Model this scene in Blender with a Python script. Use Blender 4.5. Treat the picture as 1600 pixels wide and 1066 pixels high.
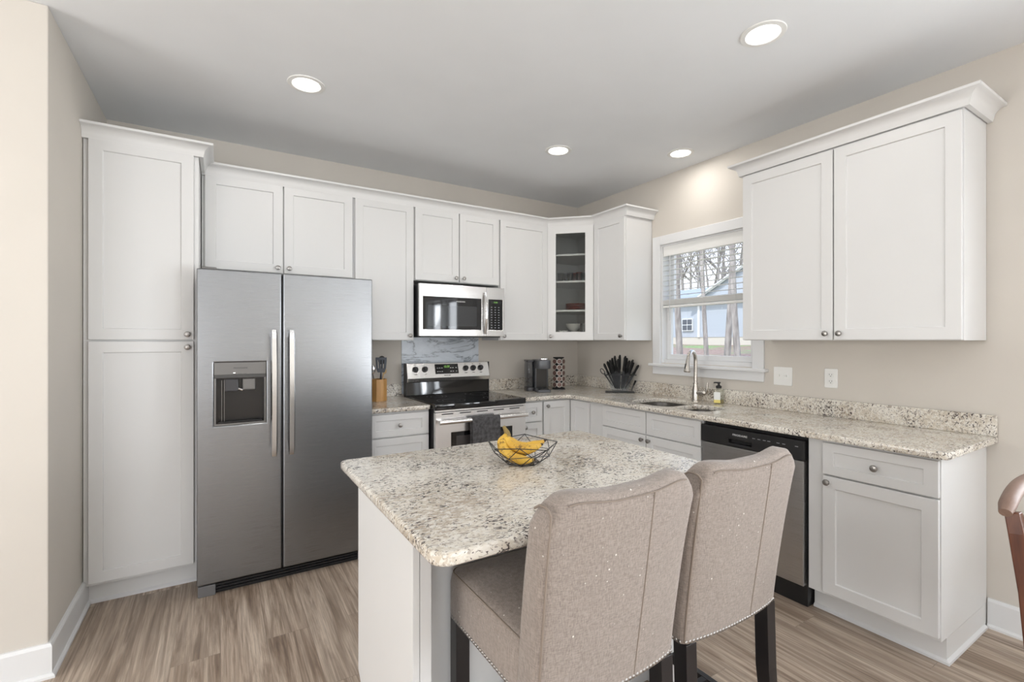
import bpy, bmesh, math, random
from mathutils import Vector, Matrix
random.seed(7)
for o in list(bpy.data.objects): bpy.data.objects.remove(o)
SC = bpy.context.scene
COL = SC.collection
R = math.radians

# ---------------------------------------------------------------- camera, world, lights, exposure
cam = bpy.data.cameras.new('camera'); camo = bpy.data.objects.new('camera', cam); COL.objects.link(camo)
cam.sensor_width = 36; cam.lens = 740/1600*36; cam.clip_start = .02; cam.clip_end = 300
cam.shift_y = -1/1600
camo.location = (0, 0, 1.372); camo.rotation_euler = (R(90), 0, R(-31.6))
SC.camera = camo
SC.view_settings.view_transform = 'Standard'; SC.view_settings.look = 'None'
SC.view_settings.gamma = 1; SC.view_settings.exposure = 0.10; SC.view_settings.use_curve_mapping = False

W = bpy.data.worlds.new('world'); SC.world = W; W.use_nodes = True
nt = W.node_tree; nt.nodes.clear()
wo = nt.nodes.new('ShaderNodeOutputWorld'); wb = nt.nodes.new('ShaderNodeBackground')
tc = nt.nodes.new('ShaderNodeTexCoord'); sp = nt.nodes.new('ShaderNodeSeparateXYZ'); rp = nt.nodes.new('ShaderNodeValToRGB')
nt.links.new(tc.outputs['Generated'], sp.inputs[0]); nt.links.new(sp.outputs[2], rp.inputs[0])
rp.color_ramp.elements[0].position = .0; rp.color_ramp.elements[0].color = (.93, .95, 1, 1)
rp.color_ramp.elements[1].position = .5; rp.color_ramp.elements[1].color = (.55, .72, 1, 1)
nt.links.new(rp.outputs[0], wb.inputs[0]); wb.inputs[1].default_value = 1.9
nt.links.new(wb.outputs[0], wo.inputs[0])

def area(name, loc, rot, sx, sy, power, col):
    l = bpy.data.lights.new(name, 'AREA'); l.shape = 'RECTANGLE'; l.size = sx; l.size_y = sy
    l.energy = power; l.color = col
    o = bpy.data.objects.new(name, l); COL.objects.link(o); o.location = loc; o.rotation_euler = rot
    return o
# daylight by the side window and right doors, then two added fill lamps
area('daylight_side_window', (3.37, -.85, 1.45), (0, R(100), 0), 1.2, 2.2, 95, (.90, .95, 1))
area('daylight_right_doors', (3.40, -3.15, 1.25), (0, R(122), 0), 2.0, 2.2, 235, (.93, .965, 1))
area('fill_rear_left', (-2.5, -4.80, 1.25), (R(128), 0, 0), 2.5, 2.0, 115, (.96, .98, 1))  # added fill from behind, set at an unseen rear opening
area('fill_left', (-4.12, 1.2, 1.5), (0, R(-108), 0), 1.3, 1.9, 80, (1, .985, .96))  # added fill from the left to even the light, opening unseen
sun = bpy.data.lights.new('sun', 'SUN'); sun.energy = 2.6; sun.angle = R(3); sun.color = (1, .97, .92)
so = bpy.data.objects.new('sun', sun); COL.objects.link(so); so.rotation_euler = (R(38), 0, R(-75))
LAMP_W = 2.3

# ---------------------------------------------------------------- mesh helpers
class MB:
    def __init__(s): s.v = []; s.f = []; s.m = []; s.mi = 0; s.M = Matrix.Identity(4)
    def add(s, vs, fs):
        b = len(s.v)
        s.v += [tuple(s.M @ Vector(p)) for p in vs]
        for f in fs: s.f.append(tuple(b+i for i in f)); s.m.append(s.mi)
        return s
    def box(s, x0, x1, y0, y1, z0, z1):
        return s.add([(x0,y0,z0),(x1,y0,z0),(x1,y1,z0),(x0,y1,z0),(x0,y0,z1),(x1,y0,z1),(x1,y1,z1),(x0,y1,z1)],
                     [(3,2,1,0),(4,5,6,7),(0,1,5,4),(1,2,6,5),(2,3,7,6),(3,0,4,7)])
    def prism(s, pts, z0, z1):
        n = len(pts)
        a = sum(pts[i][0]*pts[(i+1)%n][1]-pts[(i+1)%n][0]*pts[i][1] for i in range(n))
        if a < 0: pts = pts[::-1]
        return s.add([(x,y,z0) for x,y in pts]+[(x,y,z1) for x,y in pts],
                     [tuple(range(n))[::-1], tuple(range(n,2*n))]+[(i,(i+1)%n,n+(i+1)%n,n+i) for i in range(n)])
    def tube(s, pts, r, n=10, closed=False, caps=True, sx=1, sy=1, up=None):
        P = [Vector(p) for p in pts]; m = len(P); rr = r if isinstance(r, (list,tuple)) else [r]*m
        vs = []; prev = Vector(up) if up else None
        for i, p in enumerate(P):
            if closed: t = (P[(i+1)%m]-P[i-1])
            else: t = P[min(i+1,m-1)]-P[max(i-1,0)]
            t.normalize()
            if prev is None: prev = Vector((0,0,1)) if abs(t.z) < .9 else Vector((1,0,0))
            a = (prev - t*prev.dot(t))
            if a.length < 1e-6: a = t.orthogonal()
            a.normalize(); prev = a; b = t.cross(a)
            for k in range(n):
                th = 2*math.pi*k/n
                vs.append(p + a*math.cos(th)*rr[i]*sx + b*math.sin(th)*rr[i]*sy)
        fs = []
        for i in range(m if closed else m-1):
            j = (i+1)%m
            for k in range(n):
                fs.append((i*n+k, i*n+(k+1)%n, j*n+(k+1)%n, j*n+k))
        if not closed and caps: fs += [tuple(range(n))[::-1], tuple((m-1)*n+k for k in range(n))]
        return s.add(vs, fs)
    def lathe(s, prof, n=24, c=(0,0,0), axis='Z', ang=0):
        vs = []; m = len(prof)
        for r, h in prof:
            for k in range(n):
                t = 2*math.pi*k/n + ang
                a, b = r*math.cos(t), r*math.sin(t)
                if axis == 'Z': q = (a, b, h)
                elif axis == '-Y': q = (a, -h, b)
                else: q = (h, a, b)
                vs.append((q[0]+c[0], q[1]+c[1], q[2]+c[2]))
        fs = [(i*n+k, i*n+(k+1)%n, (i+1)*n+(k+1)%n, (i+1)*n+k) for i in range(m-1) for k in range(n)]
        fs += [tuple(range(n))[::-1], tuple((m-1)*n+k for k in range(n))]
        return s.add(vs, fs)
    def sphere(s, c, r, n=10, m=7, sc=(1,1,1)):
        prof = [(r*math.sin(math.pi*i/m), -r*math.cos(math.pi*i/m)) for i in range(m+1)]
        vs = []; 
        for a, h in prof:
            a = max(a, 1e-5)
            for k in range(n):
                t = 2*math.pi*k/n
                vs.append((c[0]+a*math.cos(t)*sc[0], c[1]+a*math.sin(t)*sc[1], c[2]+h*sc[2]))
        fs = [(i*n+k, i*n+(k+1)%n, (i+1)*n+(k+1)%n, (i+1)*n+k) for i in range(m) for k in range(n)]
        return s.add(vs, fs)
    def grid(s, U, V, holes, w0, w1, plane='XZ'):
        """slab with rectangular holes; U,V sorted coordinates, holes = cells (i,j); w = thickness axis range"""
        def P(u, v, w):
            return (u, w, v) if plane == 'XZ' else ((w, u, v) if plane == 'YZ' else (u, v, w))
        nu, nv = len(U), len(V); vs = []; fs = []
        for w in (w0, w1):
            for u in U:
                for v in V: vs.append(P(u, v, w))
        I = lambda k, i, j: k*nu*nv + i*nv + j
        H = set(holes); solid = lambda i, j: 0 <= i < nu-1 and 0 <= j < nv-1 and (i, j) not in H
        for i in range(nu-1):
            for j in range(nv-1):
                if (i, j) in H: continue
                fs.append((I(0,i,j), I(0,i+1,j), I(0,i+1,j+1), I(0,i,j+1)))
                fs.append((I(1,i,j), I(1,i,j+1), I(1,i+1,j+1), I(1,i+1,j)))
                if not solid(i-1,j): fs.append((I(0,i,j), I(0,i,j+1), I(1,i,j+1), I(1,i,j)))
                if not solid(i+1,j): fs.append((I(0,i+1,j), I(1,i+1,j), I(1,i+1,j+1), I(0,i+1,j+1)))
                if not solid(i,j-1): fs.append((I(0,i,j), I(1,i,j), I(1,i+1,j), I(0,i+1,j)))
                if not solid(i,j+1): fs.append((I(0,i,j+1), I(0,i+1,j+1), I(1,i+1,j+1), I(1,i,j+1)))
        return s.add(vs, fs)
    def sweep(s, path, prof, caps=True):
        """profile (outward, z) swept along a plan polyline, outward = right hand side, mitred"""
        P = [Vector((a, b)) for a, b in path]; m = len(P); n = len(prof); vs = []
        for i, p in enumerate(P):
            def nrm(a, b):
                d = (b-a).normalized(); return Vector((d.y, -d.x))
            if i == 0: N = nrm(P[0], P[1]); k = 1
            elif i == m-1: N = nrm(P[-2], P[-1]); k = 1
            else:
                n1, n2 = nrm(P[i-1], p), nrm(p, P[i+1]); N = (n1+n2).normalized(); k = 1/max(.2, N.dot(n1))
            for o, z in prof: q = p + N*(o*k); vs.append((q.x, q.y, z))
        fs = [(i*n+j, i*n+(j+1)%n, (i+1)*n+(j+1)%n, (i+1)*n+j) for i in range(m-1) for j in range(n)]
        if caps: fs += [tuple(range(n))[::-1], tuple((m-1)*n+j for j in range(n))]
        return s.add(vs, fs)
    def build(s, name, mat, parent=None, loc=(0,0,0), rot=None, bevel=0, seg=2, smooth=35, sub=0):
        me = bpy.data.meshes.new(name); me.from_pydata(s.v, [], s.f)
        mats = mat if isinstance(mat, (list,tuple)) else [mat]
        for m_ in mats: me.materials.append(m_)
        if len(mats) > 1: me.polygons.foreach_set('material_index', s.m)
        bm = bmesh.new(); bm.from_mesh(me); bmesh.ops.recalc_face_normals(bm, faces=bm.faces); bm.to_mesh(me); bm.free()
        if smooth:
            me.polygons.foreach_set('use_smooth', [True]*len(me.polygons)); me.set_sharp_from_angle(angle=R(smooth))
        o = bpy.data.objects.new(name, me); COL.objects.link(o); o.location = loc
        if rot: o.rotation_euler = rot
        if parent: o.parent = parent
        if bevel:
            b = o.modifiers.new('bevel', 'BEVEL'); b.width = bevel; b.segments = seg; b.limit_method = 'ANGLE'; b.angle_limit = R(40)
            b.harden_normals = False
        if sub:
            q = o.modifiers.new('sub', 'SUBSURF'); q.levels = sub; q.render_levels = sub
        return o

def curve_mesh(loops, half, bev):
    cu = bpy.data.curves.new('tmp', 'CURVE'); cu.dimensions = '2D'; cu.fill_mode = 'BOTH'
    cu.extrude = half-bev; cu.bevel_depth = bev; cu.bevel_resolution = 2; cu.offset = -bev
    for L in loops:
        sp_ = cu.splines.new('POLY'); sp_.points.add(len(L)-1); sp_.use_cyclic_u = True
        for i, (a, b) in enumerate(L): sp_.points[i].co = (a, b, 0, 1)
    o = bpy.data.objects.new('tmp', cu); COL.objects.link(o)
    dg = bpy.context.evaluated_depsgraph_get(); me = bpy.data.meshes.new_from_object(o.evaluated_get(dg))
    bpy.data.objects.remove(o); bpy.data.curves.remove(cu); return me
def plate(name, loops, z0, z1, bev, mat, parent=None, loc=(0,0,0), rot=None):
    me = curve_mesh(loops, (z1-z0)/2, bev)
    me.transform(Matrix.Translation((0,0,(z0+z1)/2))); me.name = name; me.materials.clear(); me.materials.append(mat)
    me.polygons.foreach_set('use_smooth', [True]*len(me.polygons)); me.set_sharp_from_angle(angle=R(40))
    o = bpy.data.objects.new(name, me); COL.objects.link(o); o.location = loc
    if rot: o.rotation_euler = rot
    if parent: o.parent = parent
    return o
def lettering(body, size, mat, parent, loc, rot=(R(90),0,0), thick=.0003, sx=1, name='lettering', align='CENTER'):
    cu = bpy.data.curves.new('tmp', 'FONT'); cu.body = body; cu.size = size; cu.extrude = thick; cu.align_x = align; cu.align_y = 'CENTER'
    cu.resolution_u = 3
    o = bpy.data.objects.new('tmp', cu); COL.objects.link(o)
    dg = bpy.context.evaluated_depsgraph_get(); me = bpy.data.meshes.new_from_object(o.evaluated_get(dg))
    bpy.data.objects.remove(o); bpy.data.curves.remove(cu)
    if sx != 1: me.transform(Matrix.Diagonal((sx,1,1,1)))
    me.name = name; me.materials.clear(); me.materials.append(mat)
    o = bpy.data.objects.new(name, me); COL.objects.link(o); o.location = loc; o.rotation_euler = rot
    if parent: o.parent = parent
    return o
def rr(x0, x1, y0, y1, r, n=5):
    rs = r if isinstance(r, (list,tuple)) else [r]*4
    out = []
    for (cx, cy, a), q in zip(((x0,y0,180),(x1,y0,270),(x1,y1,0),(x0,y1,90)), rs):
        sx = 1 if cx == x0 else -1; sy = 1 if cy == y0 else -1
        for k in range(n+1):
            t = R(a+90*k/n); out.append((cx+sx*q+q*math.cos(t), cy+sy*q+q*math.sin(t)))
            if q == 0: break
    return out
def thing(name, label, cat, loc=(0,0,0), rz=0, group=None):
    o = bpy.data.objects.new(name, None); COL.objects.link(o); o.location = loc; o.rotation_euler = (0,0,rz)
    o.empty_display_size = .05
    o['label'] = label; o['category'] = cat
    if group: o['group'] = group
    return o
def tag(o, label, cat, group=None, kind=None):
    o['label'] = label; o['category'] = cat
    if group: o['group'] = group
    if kind: o['kind'] = kind
    return o
def struct(o, label=None, cat=None):
    o['kind'] = 'structure'
    if label: o['label'] = label
    if cat: o['category'] = cat
    return o
def dup(root, loc, rz=None, label=None, rot=None):
    r = root.copy(); COL.objects.link(r); r.location = loc
    if rz is not None: r.rotation_euler = (0,0,rz)
    if rot is not None: r.rotation_euler = rot
    if label: r['label'] = label
    for ch in list(root.children):
        c = ch.copy(); COL.objects.link(c); c.parent = r
        for g in list(ch.children):
            d = g.copy(); COL.objects.link(d); d.parent = c
    return r

# ---------------------------------------------------------------- materials
def mat(name, col=(.8,.8,.8), rough=.5, metal=0, **kw):
    m = bpy.data.materials.new(name); m.use_nodes = True
    b = m.node_tree.nodes['Principled BSDF']
    b.inputs['Base Color'].default_value = (*col, 1); b.inputs['Roughness'].default_value = rough
    b.inputs['Metallic'].default_value = metal
    for k, v in kw.items(): b.inputs[k].default_value = v
    return m
class NB:
    def __init__(s, m): s.m = m; s.t = m.node_tree; s.b = s.t.nodes['Principled BSDF']
    def n(s, typ, ins=None, **at):
        q = s.t.nodes.new('ShaderNode'+typ)
        for k, v in at.items(): setattr(q, k, v)
        for k, v in (ins or {}).items():
            if hasattr(v, 'is_output') or isinstance(v, bpy.types.NodeSocket): s.t.links.new(v, q.inputs[k])
            else: q.inputs[k].default_value = v
        return q
    def coord(s, scale=(1,1,1), kind='Object', rot=(0,0,0)):
        t = s.n('TexCoord'); m = s.n('Mapping', {'Vector': t.outputs[kind], 'Scale': scale, 'Rotation': rot}); return m.outputs[0]
    def noise(s, vec, scale, detail=3, rough=.5, dist=0):
        return s.n('TexNoise', {'Vector': vec, 'Scale': scale, 'Detail': detail, 'Roughness': rough, 'Distortion': dist}).outputs['Fac']
    def ramp(s, fac, stops, interp='LINEAR'):
        q = s.n('ValToRGB', {'Fac': fac}); cr = q.color_ramp; cr.interpolation = interp
        while len(cr.elements) < len(stops): cr.elements.new(.5)
        for e, (p, c) in zip(cr.elements, stops):
            e.position = p; e.color = (*c, 1) if not isinstance(c, (int, float)) else (c, c, c, 1)
        return q.outputs['Color']
    def mix(s, f, a, b, blend='MIX'):
        q = s.n('Mix', data_type='RGBA', blend_type=blend)
        for sock, v in ((q.inputs[0], f), (q.inputs[6], a), (q.inputs[7], b)):
            if isinstance(v, bpy.types.NodeSocket): s.t.links.new(v, sock)
            else: sock.default_value = v if isinstance(v, (int, float)) else (*v, 1)
        return q.outputs[2]
    def math(s, op, a, b=0):
        q = s.n('Math', operation=op)
        for sock, v in ((q.inputs[0], a), (q.inputs[1], b)):
            if isinstance(v, bpy.types.NodeSocket): s.t.links.new(v, sock)
            else: sock.default_value = v
        return q.outputs[0]
    def set(s, k, sock): s.t.links.new(sock, s.b.inputs[k])
    def bump(s, h, strength=.2, dist=.002):
        q = s.n('Bump', {'Height': h, 'Strength': strength, 'Distance': dist}); s.set('Normal', q.outputs[0])

def painted(name, col, rough, amt=.03, bump=.04):
    m = mat(name, col, rough); b = NB(m); v = b.coord()
    n = b.noise(v, 3, 2)
    dk = tuple(c*(1-amt) for c in col); b.set('Base Color', b.ramp(n, [(.3, dk), (.7, col)]))
    b.bump(b.noise(v, 350, 2), bump, .001); return m
M_wall = painted('wall_paint', (.635, .595, .54), .85)
M_ceil = painted('ceiling_paint', (.83, .85, .87), .9)
M_trim = painted('trim_paint', (.75, .755, .76), .35, .01, .01)
M_cab = painted('cabinet_paint', (.74, .74, .735), .38, .015, .01)
M_gap = mat('pocket_black', (.02,.02,.02), .8)  # black inside of the dishwasher handle pocket
M_nick = mat('brushed_nickel', (.36,.345,.33), .3, 1)
M_fauc = mat('faucet_nickel', (.60,.565,.52), .27, 1)
M_chrome = mat('chrome', (.85,.85,.86), .08, 1)
def steel(name, col, rough, sc):
    m = mat(name, col, rough, 1); b = NB(m); v = b.coord(sc)
    n = b.noise(v, 1, 4, .6); b.set('Roughness', b.ramp(n, [(.2, rough*.93), (.8, rough*1.07)])); return m
M_steel = steel('stainless_steel', (.295,.305,.32), .28, (6, 6, 2500))
M_steel_d = steel('dishwasher_steel', (.50,.50,.50), .28, (6, 6, 2500))
M_steel_l = steel('light_stainless_steel', (.80,.79,.78), .24, (6, 6, 2500))
M_sink = steel('sink_steel', (.30,.285,.27), .38, (300, 6, 6))
M_hand = steel('handle_steel', (.66,.66,.66), .2, (600, 600, 6))
M_blk = mat('black_plastic', (.014,.014,.015), .38)
M_knife = mat('black_handle', (.006,.006,.006), .5); M_knife.node_tree.nodes['Principled BSDF'].inputs['Specular IOR Level'].default_value = .2
M_blkgl = mat('black_glass', (.006,.006,.007), .04); M_blkgl.node_tree.nodes['Principled BSDF'].inputs['Specular IOR Level'].default_value = .6
M_dkgrey = mat('dark_grey_plastic', (.055,.055,.06), .3)
M_panelgrey = mat('dispenser_grey', (.19,.185,.18), .35, .5)
M_dispblk = mat('dispenser_black', (.018,.017,.017), .18)
M_white = mat('white_plastic', (.82,.82,.80), .4)
M_print = mat('print_white', (.8,.8,.8), .5)
M_printd = mat('print_dark', (.03,.03,.03), .5)
M_green = mat('clock_glow', (.05,.1,.02), .5); _b = M_green.node_tree.nodes['Principled BSDF']; _b.inputs['Emission Color'].default_value = (.35,.8,.15,1); _b.inputs['Emission Strength'].default_value = .9
M_led = mat('indicator_glow', (1,1,1), .5); _b = M_led.node_tree.nodes['Principled BSDF']; _b.inputs['Emission Color'].default_value = (1,1,1,1); _b.inputs['Emission Strength'].default_value = 2
M_lens = mat('lamp_lens', (1,1,1), .5); _b = M_lens.node_tree.nodes['Principled BSDF']; _b.inputs['Emission Color'].default_value = (1,.97,.92,1); _b.inputs['Emission Strength'].default_value = 6
M_darkwood = mat('espresso_wood', (.012,.010,.011), .3)

def glass(name, tint=(1,1,1), refl=1.0):
    m = bpy.data.materials.new(name); m.use_nodes = True; t = m.node_tree; t.nodes.clear()
    o = t.nodes.new('ShaderNodeOutputMaterial'); mx = t.nodes.new('ShaderNodeMixShader'); tr = t.nodes.new('ShaderNodeBsdfTransparent')
    g = t.nodes.new('ShaderNodeBsdfGlossy'); f = t.nodes.new('ShaderNodeFresnel'); g.inputs['Roughness'].default_value = .02
    tr.inputs[0].default_value = (*tint, 1); f.inputs[0].default_value = 1.45
    mm = t.nodes.new('ShaderNodeMath'); mm.operation = 'MULTIPLY'; mm.inputs[1].default_value = refl
    ge = t.nodes.new('ShaderNodeNewGeometry'); iv = t.nodes.new('ShaderNodeMath'); iv.operation = 'SUBTRACT'; iv.inputs[0].default_value = 1
    m3 = t.nodes.new('ShaderNodeMath'); m3.operation = 'MULTIPLY'; t.links.new(ge.outputs['Backfacing'], iv.inputs[1])
    t.links.new(f.outputs[0], mm.inputs[0]); t.links.new(mm.outputs[0], m3.inputs[0]); t.links.new(iv.outputs[0], m3.inputs[1]); t.links.new(m3.outputs[0], mx.inputs[0])
    t.links.new(tr.outputs[0], mx.inputs[1]); t.links.new(g.outputs[0], mx.inputs[2]); t.links.new(mx.outputs[0], o.inputs[0]); return m
M_glass = glass('clear_glass'); M_acryl = glass('acrylic', (.93,.94,.95), .5); M_cabglass = glass('cabinet_glass', (.86,.87,.86))
M_resv = glass('smoky_reservoir', (.62,.64,.68))

def granite():
    m = mat('granite', (.7,.65,.55), .13); b = NB(m)
    v = b.coord((1, 1.7, 1.4)); vp = b.coord()
    big = b.noise(vp, 3.2, 3, .6, .6)
    base = b.ramp(big, [(.3, (.44,.365,.28)), (.43, (.61,.545,.45)), (.6, (.74,.70,.625))])
    mid = b.noise(v, 55, 4, .65, .4); base = b.mix(b.ramp(mid, [(.47, 0.), (.56, .8)]), base, (.79,.76,.70))
    gr = b.noise(v, 38, 4, .7, .8); base = b.mix(b.ramp(gr, [(.55, 0.), (.62, .75)]), base, (.33,.28,.235))
    dens = b.noise(vp, 7, 3, .6)
    sk = b.noise(v, 70, 3, .6, .9); th = b.math('ADD', sk, b.math('MULTIPLY', b.math('SUBTRACT', dens, .5), .35))
    base = b.mix(b.ramp(th, [(.59, 0.), (.612, 1.)]), base, (.085,.068,.065))
    vo = b.n('TexVoronoi', {'Vector': v, 'Scale': 60.}); base = b.mix(b.ramp(vo.outputs['Distance'], [(.12, .8), (.2, 0.)]), base, (.12,.095,.085))
    b.set('Base Color', base); b.b.inputs['Coat Weight'].default_value = .0
    return m
M_gran = granite()

def floor_mat():
    m = mat('plank_floor', (.4,.33,.27), .42); b = NB(m)
    v = b.coord(); sep = b.n('SeparateXYZ', {0: v}); com = b.n('CombineXYZ', {0: sep.outputs[1], 1: sep.outputs[0], 2: 0.})
    br = b.n('TexBrick', {'Vector': com.outputs[0], 'Scale': 1., 'Mortar Size': .0012, 'Mortar Smooth': .3, 'Brick Width': 1.22, 'Row Height': .18,
             'Color1': (0,0,0,1), 'Color2': (1,1,1,1), 'Mortar': (.5,.5,.5,1)}); br.offset = .37
    rnd = b.n('SeparateColor', {0: br.outputs['Color']}).outputs[0]
    off = b.n('CombineXYZ', {0: b.math('MULTIPLY', rnd, 37.), 1: b.math('MULTIPLY', rnd, 11.), 2: 0.})
    vv = b.n('VectorMath', {0: v, 1: off.outputs[0]}, operation='ADD').outputs[0]
    g1 = b.n('Mapping', {'Vector': vv, 'Scale': (12, .6, 1)}).outputs[0]
    a = b.noise(g1, 1.6, 5, .62, 1.3)
    g2 = b.n('Mapping', {'Vector': vv, 'Scale': (95, 2.2, 1)}).outputs[0]
    c = b.noise(g2, 1.5, 4, .7, .6)
    col = b.ramp(a, [(.30, (.15,.10,.07)), (.41, (.30,.22,.16)), (.51, (.46,.36,.28)), (.65, (.65,.54,.435))])
    col = b.mix(b.ramp(c, [(.35, .55), (.6, 0.)]), col, (.16,.12,.092))
    col = b.mix(b.math('MULTIPLY', rnd, .18), col, (.40,.34,.28))
    col = b.mix(b.math('MULTIPLY', br.outputs['Fac'], .45), col, (.09,.07,.055))
    b.set('Base Color', col); b.bump(b.math('SUBTRACT', c, br.outputs['Fac']), .12, .001)
    b.set('Roughness', b.ramp(c, [(.3, .45), (.7, .36)])); return m
M_floor = floor_mat()

def fabric(name, c1, c2):
    m = mat(name, c1, .95); b = NB(m); v = b.coord()
    b.b.inputs['Sheen Weight'].default_value = .25
    w1 = b.noise(b.coord((420, 420, 60)), 1, 2, .6); w2 = b.noise(b.coord((70, 70, 500)), 1, 2, .6)
    w = b.math('ADD', b.math('MULTIPLY', w1, .55), b.math('MULTIPLY', w2, .45))
    col = b.ramp(w, [(.38, c2), (.6, c1)])
    big = b.noise(v, 5, 2); col = b.mix(b.ramp(big, [(.35, .12), (.65, 0.)]), col, c2)
    vo = b.n('TexVoronoi', {'Vector': v, 'Scale': 42.}); vn = b.noise(v, 4.5, 2)
    spots = b.math('MULTIPLY', b.ramp(vo.outputs['Distance'], [(.07, 1.), (.11, 0.)]), b.ramp(vn, [(.5, 0.), (.56, .8)]))
    col = b.mix(spots, col, (.80,.76,.70)); b.set('Base Color', col)
    b.bump(w, .5, .0015); return m
M_fab = fabric('linen_fabric', (.33,.278,.242), (.205,.17,.148))
M_pipe = mat('linen_piping', (.24,.195,.16), .9)
M_towel = mat('grey_towel', (.05,.05,.054), .95); _n = NB(M_towel); _n.bump(_n.noise(_n.coord(), 400, 3), .8, .002); _n.set('Base Color', _n.ramp(_n.noise(_n.coord(), 45, 4), [(.35, (.05,.048,.05)), (.65, (.11,.107,.112))]))

def woodm(name, c1, c2, sc=(30, 30, 3), rough=.4):
    m = mat(name, c1, rough); b = NB(m); n = b.noise(b.coord(sc), 1.5, 4, .6, .5); b.set('Base Color', b.ramp(n, [(.3, c2), (.7, c1)])); return m
M_bamboo = woodm('bamboo', (.64,.36,.13), (.50,.26,.085)); M_chairwood = woodm('chestnut_wood', (.15,.05,.022), (.075,.022,.011), (40,40,5), .3)
M_spoon = woodm('spoon_wood', (.62,.45,.24), (.5,.34,.17))

def marble():
    m = mat('marble_sheet', (.8,.82,.85), .25); b = NB(m); v = b.coord((1,1,2.2))
    w = b.noise(v, 2.4, 7, .62, .7); d = b.math('ABSOLUTE', b.math('SUBTRACT', w, .5))
    col = b.ramp(d, [(.0, (.20,.22,.25)), (.010, (.42,.46,.51)), (.032, (.60,.65,.71)), (.15, (.68,.73,.79))])
    b.set('Base Color', col); return m
M_marble = marble()

# ---------------------------------------------------------------- room shell
XL, XR, YB, YL, ZC = -.60, 3.14, 3.81, 2.64, 2.74
XF, YF = -4.0, -4.7
floor = MB().box(XF-.2, XR+.14, YF-.2, YB+.15, -.05, 0).build('floor', M_floor, smooth=None); struct(floor)
ceil = MB().box(XF-.2, XR+.14, YF-.2, YB+.15, ZC, ZC+.1).build('ceiling', M_ceil, smooth=None); struct(ceil)
struct(MB().box(XL, XR, YB, YB+.14, 0, ZC).build('wall_back', M_wall, smooth=None))
struct(MB().prism([(XL,YB+.14),(XL,YL),(XF,YL),(XF,YL+.12),(XL-.12,YL+.12),(XL-.12,YB+.14)], 0, ZC).build('wall_left', M_wall, smooth=None, bevel=.004))
W1 = (1.915, 2.72, 1.185, 2.165); W2 = (-1.17, .10, .86, 2.05)
wr = MB().grid([YF-.2, -4.3, -2.0, W2[0], W2[1], W1[0], W1[1], YB+.14], [0, .05, W2[2], W1[2], W2[3], W1[3], 2.3, ZC],
               [(1,1),(1,2),(1,3),(1,4),(1,5),(3,2),(3,3),(5,3),(5,4)], XR, XR+.14, 'YZ').build('wall_right', M_wall, smooth=None); struct(wr)
struct(MB().grid([XF-.2, -3.8, -1.2, XR], [0, .05, 2.3, ZC], [(1,1)], YF-.12, YF, 'XZ').build('wall_rear', M_wall, smooth=None))
struct(MB().grid([YF, .2, 2.2, YL+.12], [0, .8, 2.2, ZC], [(1,1)], XF-.12, XF, 'YZ').build('wall_far_left', M_wall, smooth=None))
bp = [(0,0),(.026,0),(.026,.010),(.021,.017),(.015,.019),(.015,.125),(.011,.135),(.009,.138),(0,.138)]
struct(MB().sweep([(XF+.01,YL),(XL,YL),(XL,3.255)], bp).build('baseboard_left', M_trim, smooth=None))
struct(MB().sweep([(XR,.738),(XR,-1.98)], bp).build('baseboard_right', M_trim, smooth=None))

# kitchen window (in the right wall, above the sink)
def window(n, y0, y1, z0, z1, mull=False):
    root = bpy.data.objects.new('window_%d' % n, None); COL.objects.link(root); root['kind'] = 'structure'
    g = MB(); c = .085
    # casing, stool and apron
    g.box(XR-.018, XR, y1, y1+c-.005, z0-.02, z1+.075); g.box(XR-.018, XR, y0-c+.005, y0, z0-.02, z1+.075); g.box(XR-.019, XR, y0, y1, z1, z1+.075)
    g.build('window_casing', M_trim, root, smooth=None, bevel=.003)
    s = MB(); s.box(XR-.045, XR+.07, y0-c-.02, y1+c+.02, z0-.028, z0-.006); s.build('window_sill', M_trim, root, smooth=None, bevel=.004)
    MB().box(XR-.017, XR, y0-c+.005, y1+c-.005, z0-.095, z0-.028).build('window_apron', M_trim, root, smooth=None, bevel=.003)
    j = MB(); t = .012
    j.box(XR, XR+.13, y0, y0+t, z0, z1); j.box(XR, XR+.13, y1-t, y1, z0, z1); j.box(XR, XR+.13, y0+t, y1-t, z1-t, z1); j.box(XR+.02, XR+.13, y0+t, y1-t, z0-.004, z0+.03)
    j.build('window_jamb', M_trim, root, smooth=None)
    spans = [(y0+t, y1-t)] if not mull else [(y0+t, (y0+y1)/2-.03), ((y0+y1)/2+.03, y1-t)]
    if mull: MB().box(XR-.01, XR+.13, (y0+y1)/2-.03, (y0+y1)/2+.03, z0, z1).build('window_mullion', M_trim, root, smooth=None)
    zm = (z0+z1)/2+.02; w = .042
    for a, b_ in spans:
        for (q0, q1, x) in ((z0+.03, zm+.02, XR+.055), (zm-.02, z1-t, XR+.09)):
            MB().grid([a, a+w, b_-w, b_], [q0, q0+w, q1-w, q1], [(1,1)], x, x+.03, 'YZ').build('window_sash', M_trim, root, smooth=None, bevel=.003)
            MB().box(x+.013, x+.017, a+w-.003, b_-w+.003, q0+w-.003, q1-w+.003).build('window_pane', M_glass, root, smooth=None)
    return root
window(1, *W1); window(2, *W2, mull=True)
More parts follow.
